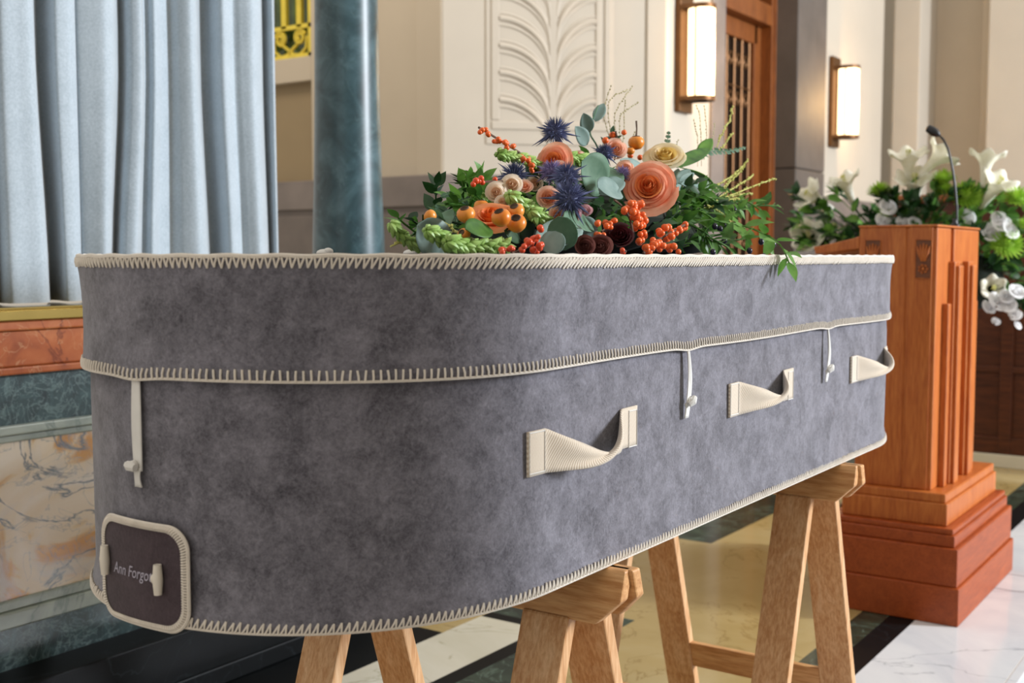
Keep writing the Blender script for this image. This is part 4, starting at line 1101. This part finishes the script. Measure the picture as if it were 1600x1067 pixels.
    fern([(1060, 350), (1100, 325), (1130, 312), (1165, 316)], -.9, .022, 18, 4, M['leaf'])
    fern([(720, 345), (700, 335), (690, 328), (680, 322)], -.97, .014, 12, 5, M['euca_green'])
    fern([(745, 330), (715, 312), (700, 305), (690, 308)], -.98, .014, 12, 6, M['euca_green'])
    print('berries', nb)
build_spray()

def build_lilies():
    t = thing('lily_arrangement', 'white lilies and green chrysanthemums massed behind the lectern', 'flower arrangement', (-1.42, 5.0, 0))
    XQ = lambda px: None
    def Q(px, py, Y=4.9): return PY(px, py, Y)
    def part(mb, name, mat, **k): return mb.build(name, mat, t, True, **k)
    part(MB().box(-1.62, -1.24, 4.85, 5.2, 0, .04).box(-1.53, -1.33, 4.95, 5.12, .04, .92).box(-1.6, -1.26, 4.88, 5.18, .92, .96), 'pedestal', M['dark_wood'], bevel=.004)
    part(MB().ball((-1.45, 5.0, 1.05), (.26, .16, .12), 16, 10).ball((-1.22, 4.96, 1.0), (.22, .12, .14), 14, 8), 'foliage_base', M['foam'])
    rnd = random.Random(5)
    for k in range(80):
        px = rnd.uniform(1255, 1610); py = rnd.uniform(310, 385) if px < 1535 else rnd.uniform(310, 480)
        c = Q(px, py, 4.95+rnd.uniform(-.12, .1)); o = Vector((-1.38, 5.02, 1.03)) if px < 1480 else Vector((-1.2, 4.98, .98))
        v = (c-o); e = c+v.normalized()*.05
        part(add_sprig(MB(), [o.lerp(c, .35), c, e], .078, .024, 10, k), 'foliage_sprig', [M['leaf_dark'], M['leaf'], M['leaf_dark'], M['leaf_bright']][k % 4])
    def lily(px, py, d, Lpx, seed):
        c = Q(px, py); L = Lpx/F*(c-CAM).dot(FW); MX = frame(d); rr = random.Random(seed); ph = rr.uniform(0, 1)
        def fn(u, v):
            a = 2*pi*u; pet = .5+.5*cos(6*(a+ph))
            r = L*(.05+.15*v+.30*max(0, v-.5)**1.5*2.0)
            r *= 1+.35*pet*max(0, v-.7)*2
            z = L*(v-.13*(1-pet)*max(0, v-.65)*3.3-.25*max(0, v-.85)*4*.4)
            return c+MX @ Vector((r*cos(a), r*sin(a), z-L*.5))
        o = part(MB().grid(fn, 36, 14, True), 'lily', M['lily'], solid=.0015)
        s = MB()
        for k in range(5):
            a = 2*pi*k/5; s.tube([c, c+MX @ Vector((.02*L*5*cos(a)*.5, .02*L*5*sin(a)*.5, L*.40))], .0012, 4); s.ball(c+MX @ Vector((.05*L*cos(a), .05*L*sin(a), L*.41)), (.003, .003, .007), 6, 4)
        s.build('stamens', M['catkin'], o)
        p0 = c-(MX @ Vector((0, 0, L*.5)))
        MB().tube([p0+(MX @ Vector((0, 0, L*.06))), p0-(MX @ Vector((0, 0, L*.18))), p0.lerp(Vector((-1.38, 5.0, 1.03)), .5), Vector((-1.38, 5.0, 1.03))], [.009, .005, .004, .004], 6).build('stem', M['leaf'], o)
    R_, U_ = RT, Vector((0, 0, 1))
    lily(1278, 312, -R_*.85+U_*.45-FW*.2, 58, 1); lily(1325, 296, -R_*.45+U_*.9-FW*.2, 56, 2); lily(1420, 262, -R_*.15+U_*1.0-FW*.3, 66, 3); lily(1458, 254, R_*.75+U_*.75-FW*.2, 64, 4)
    lily(1430, 300, -R_*.2+U_*.95-FW*.45, 70, 5); lily(1540, 262, R_*.12+U_*1.0, 62, 6); lily(1550, 300, R_*.35+U_*.8-FW*.6, 66, 7); lily(1268, 376, -R_*.5+U_*.35-FW*.8, 60, 8)
    lily(1548, 452, -R_*.1-FW*.8+U_*.1, 44, 9)
    def mum(px, py, r, flat, d, seed):
        c = Q(px, py, 4.86); R = r/F*(c-CAM).dot(FW); MX = frame(d); rr = random.Random(seed); m = MB()
        m.ball(c, (R*.5, R*.5, R*.5*flat), 10, 6)
        for k in range(130):
            z = 1-1.25*(k+.5)/130; a = k*2.39996; q = sqrt(max(0, 1-z*z))
            v = MX @ Vector((q*cos(a), q*sin(a), z*flat)); tip = v*R*rr.uniform(.9, 1.08)
            add_leaf(m, c+v*R*.35, v, R*.68*rr.uniform(.9, 1.1), R*.085, MX @ Vector((0, 0, 1)), -.1, 'lance', 2, 4)
        o = part(m, 'chrysanthemum', M['mum'])
        MB().tube([c, c.lerp(Vector((-1.38, 5.0, 1.0)), .6), Vector((-1.35, 5.0, 1.02))], .003, 5).build('stem', M['leaf'], o)
    for i, (px, py, r, fl, d) in enumerate([(1374, 300, 22, .5, U_-R_*.2), (1474, 281, 22, .55, U_), (1478, 298, 18, .6, U_), (1508, 308, 27, .85, U_-FW), (1588, 312, 24, .7, U_-FW*.5), (1572, 382, 28, .9, U_*.6-FW), (1385, 334, 12, .9, U_), (1600, 352, 14, .8, U_)]):
        mum(px, py, r, fl, d, i)
    for i, (px, py, r) in enumerate([(1386, 322, 12), (1380, 345, 12), (1412, 348, 11), (1510, 336, 12), (1548, 362, 14), (1566, 348, 12), (1578, 358, 13), (1560, 340, 10), (1560, 470, 13), (1575, 476, 11), (1588, 455, 12), (1572, 462, 10), (1545, 480, 10), (1585, 490, 9), (1430, 348, 9), (1556, 502, 6), (1590, 508, 6)]):
        c = Q(px, py, 4.84); R = r/F*(c-CAM).dot(FW)
        part(add_rose(MB(), c, (-FW+U_*.5+R_*random.uniform(-.5, .5)), R, 11, 1.2, 60+i), 'white_blossom', [M['white_f'], M['white_f']])
build_lilies()
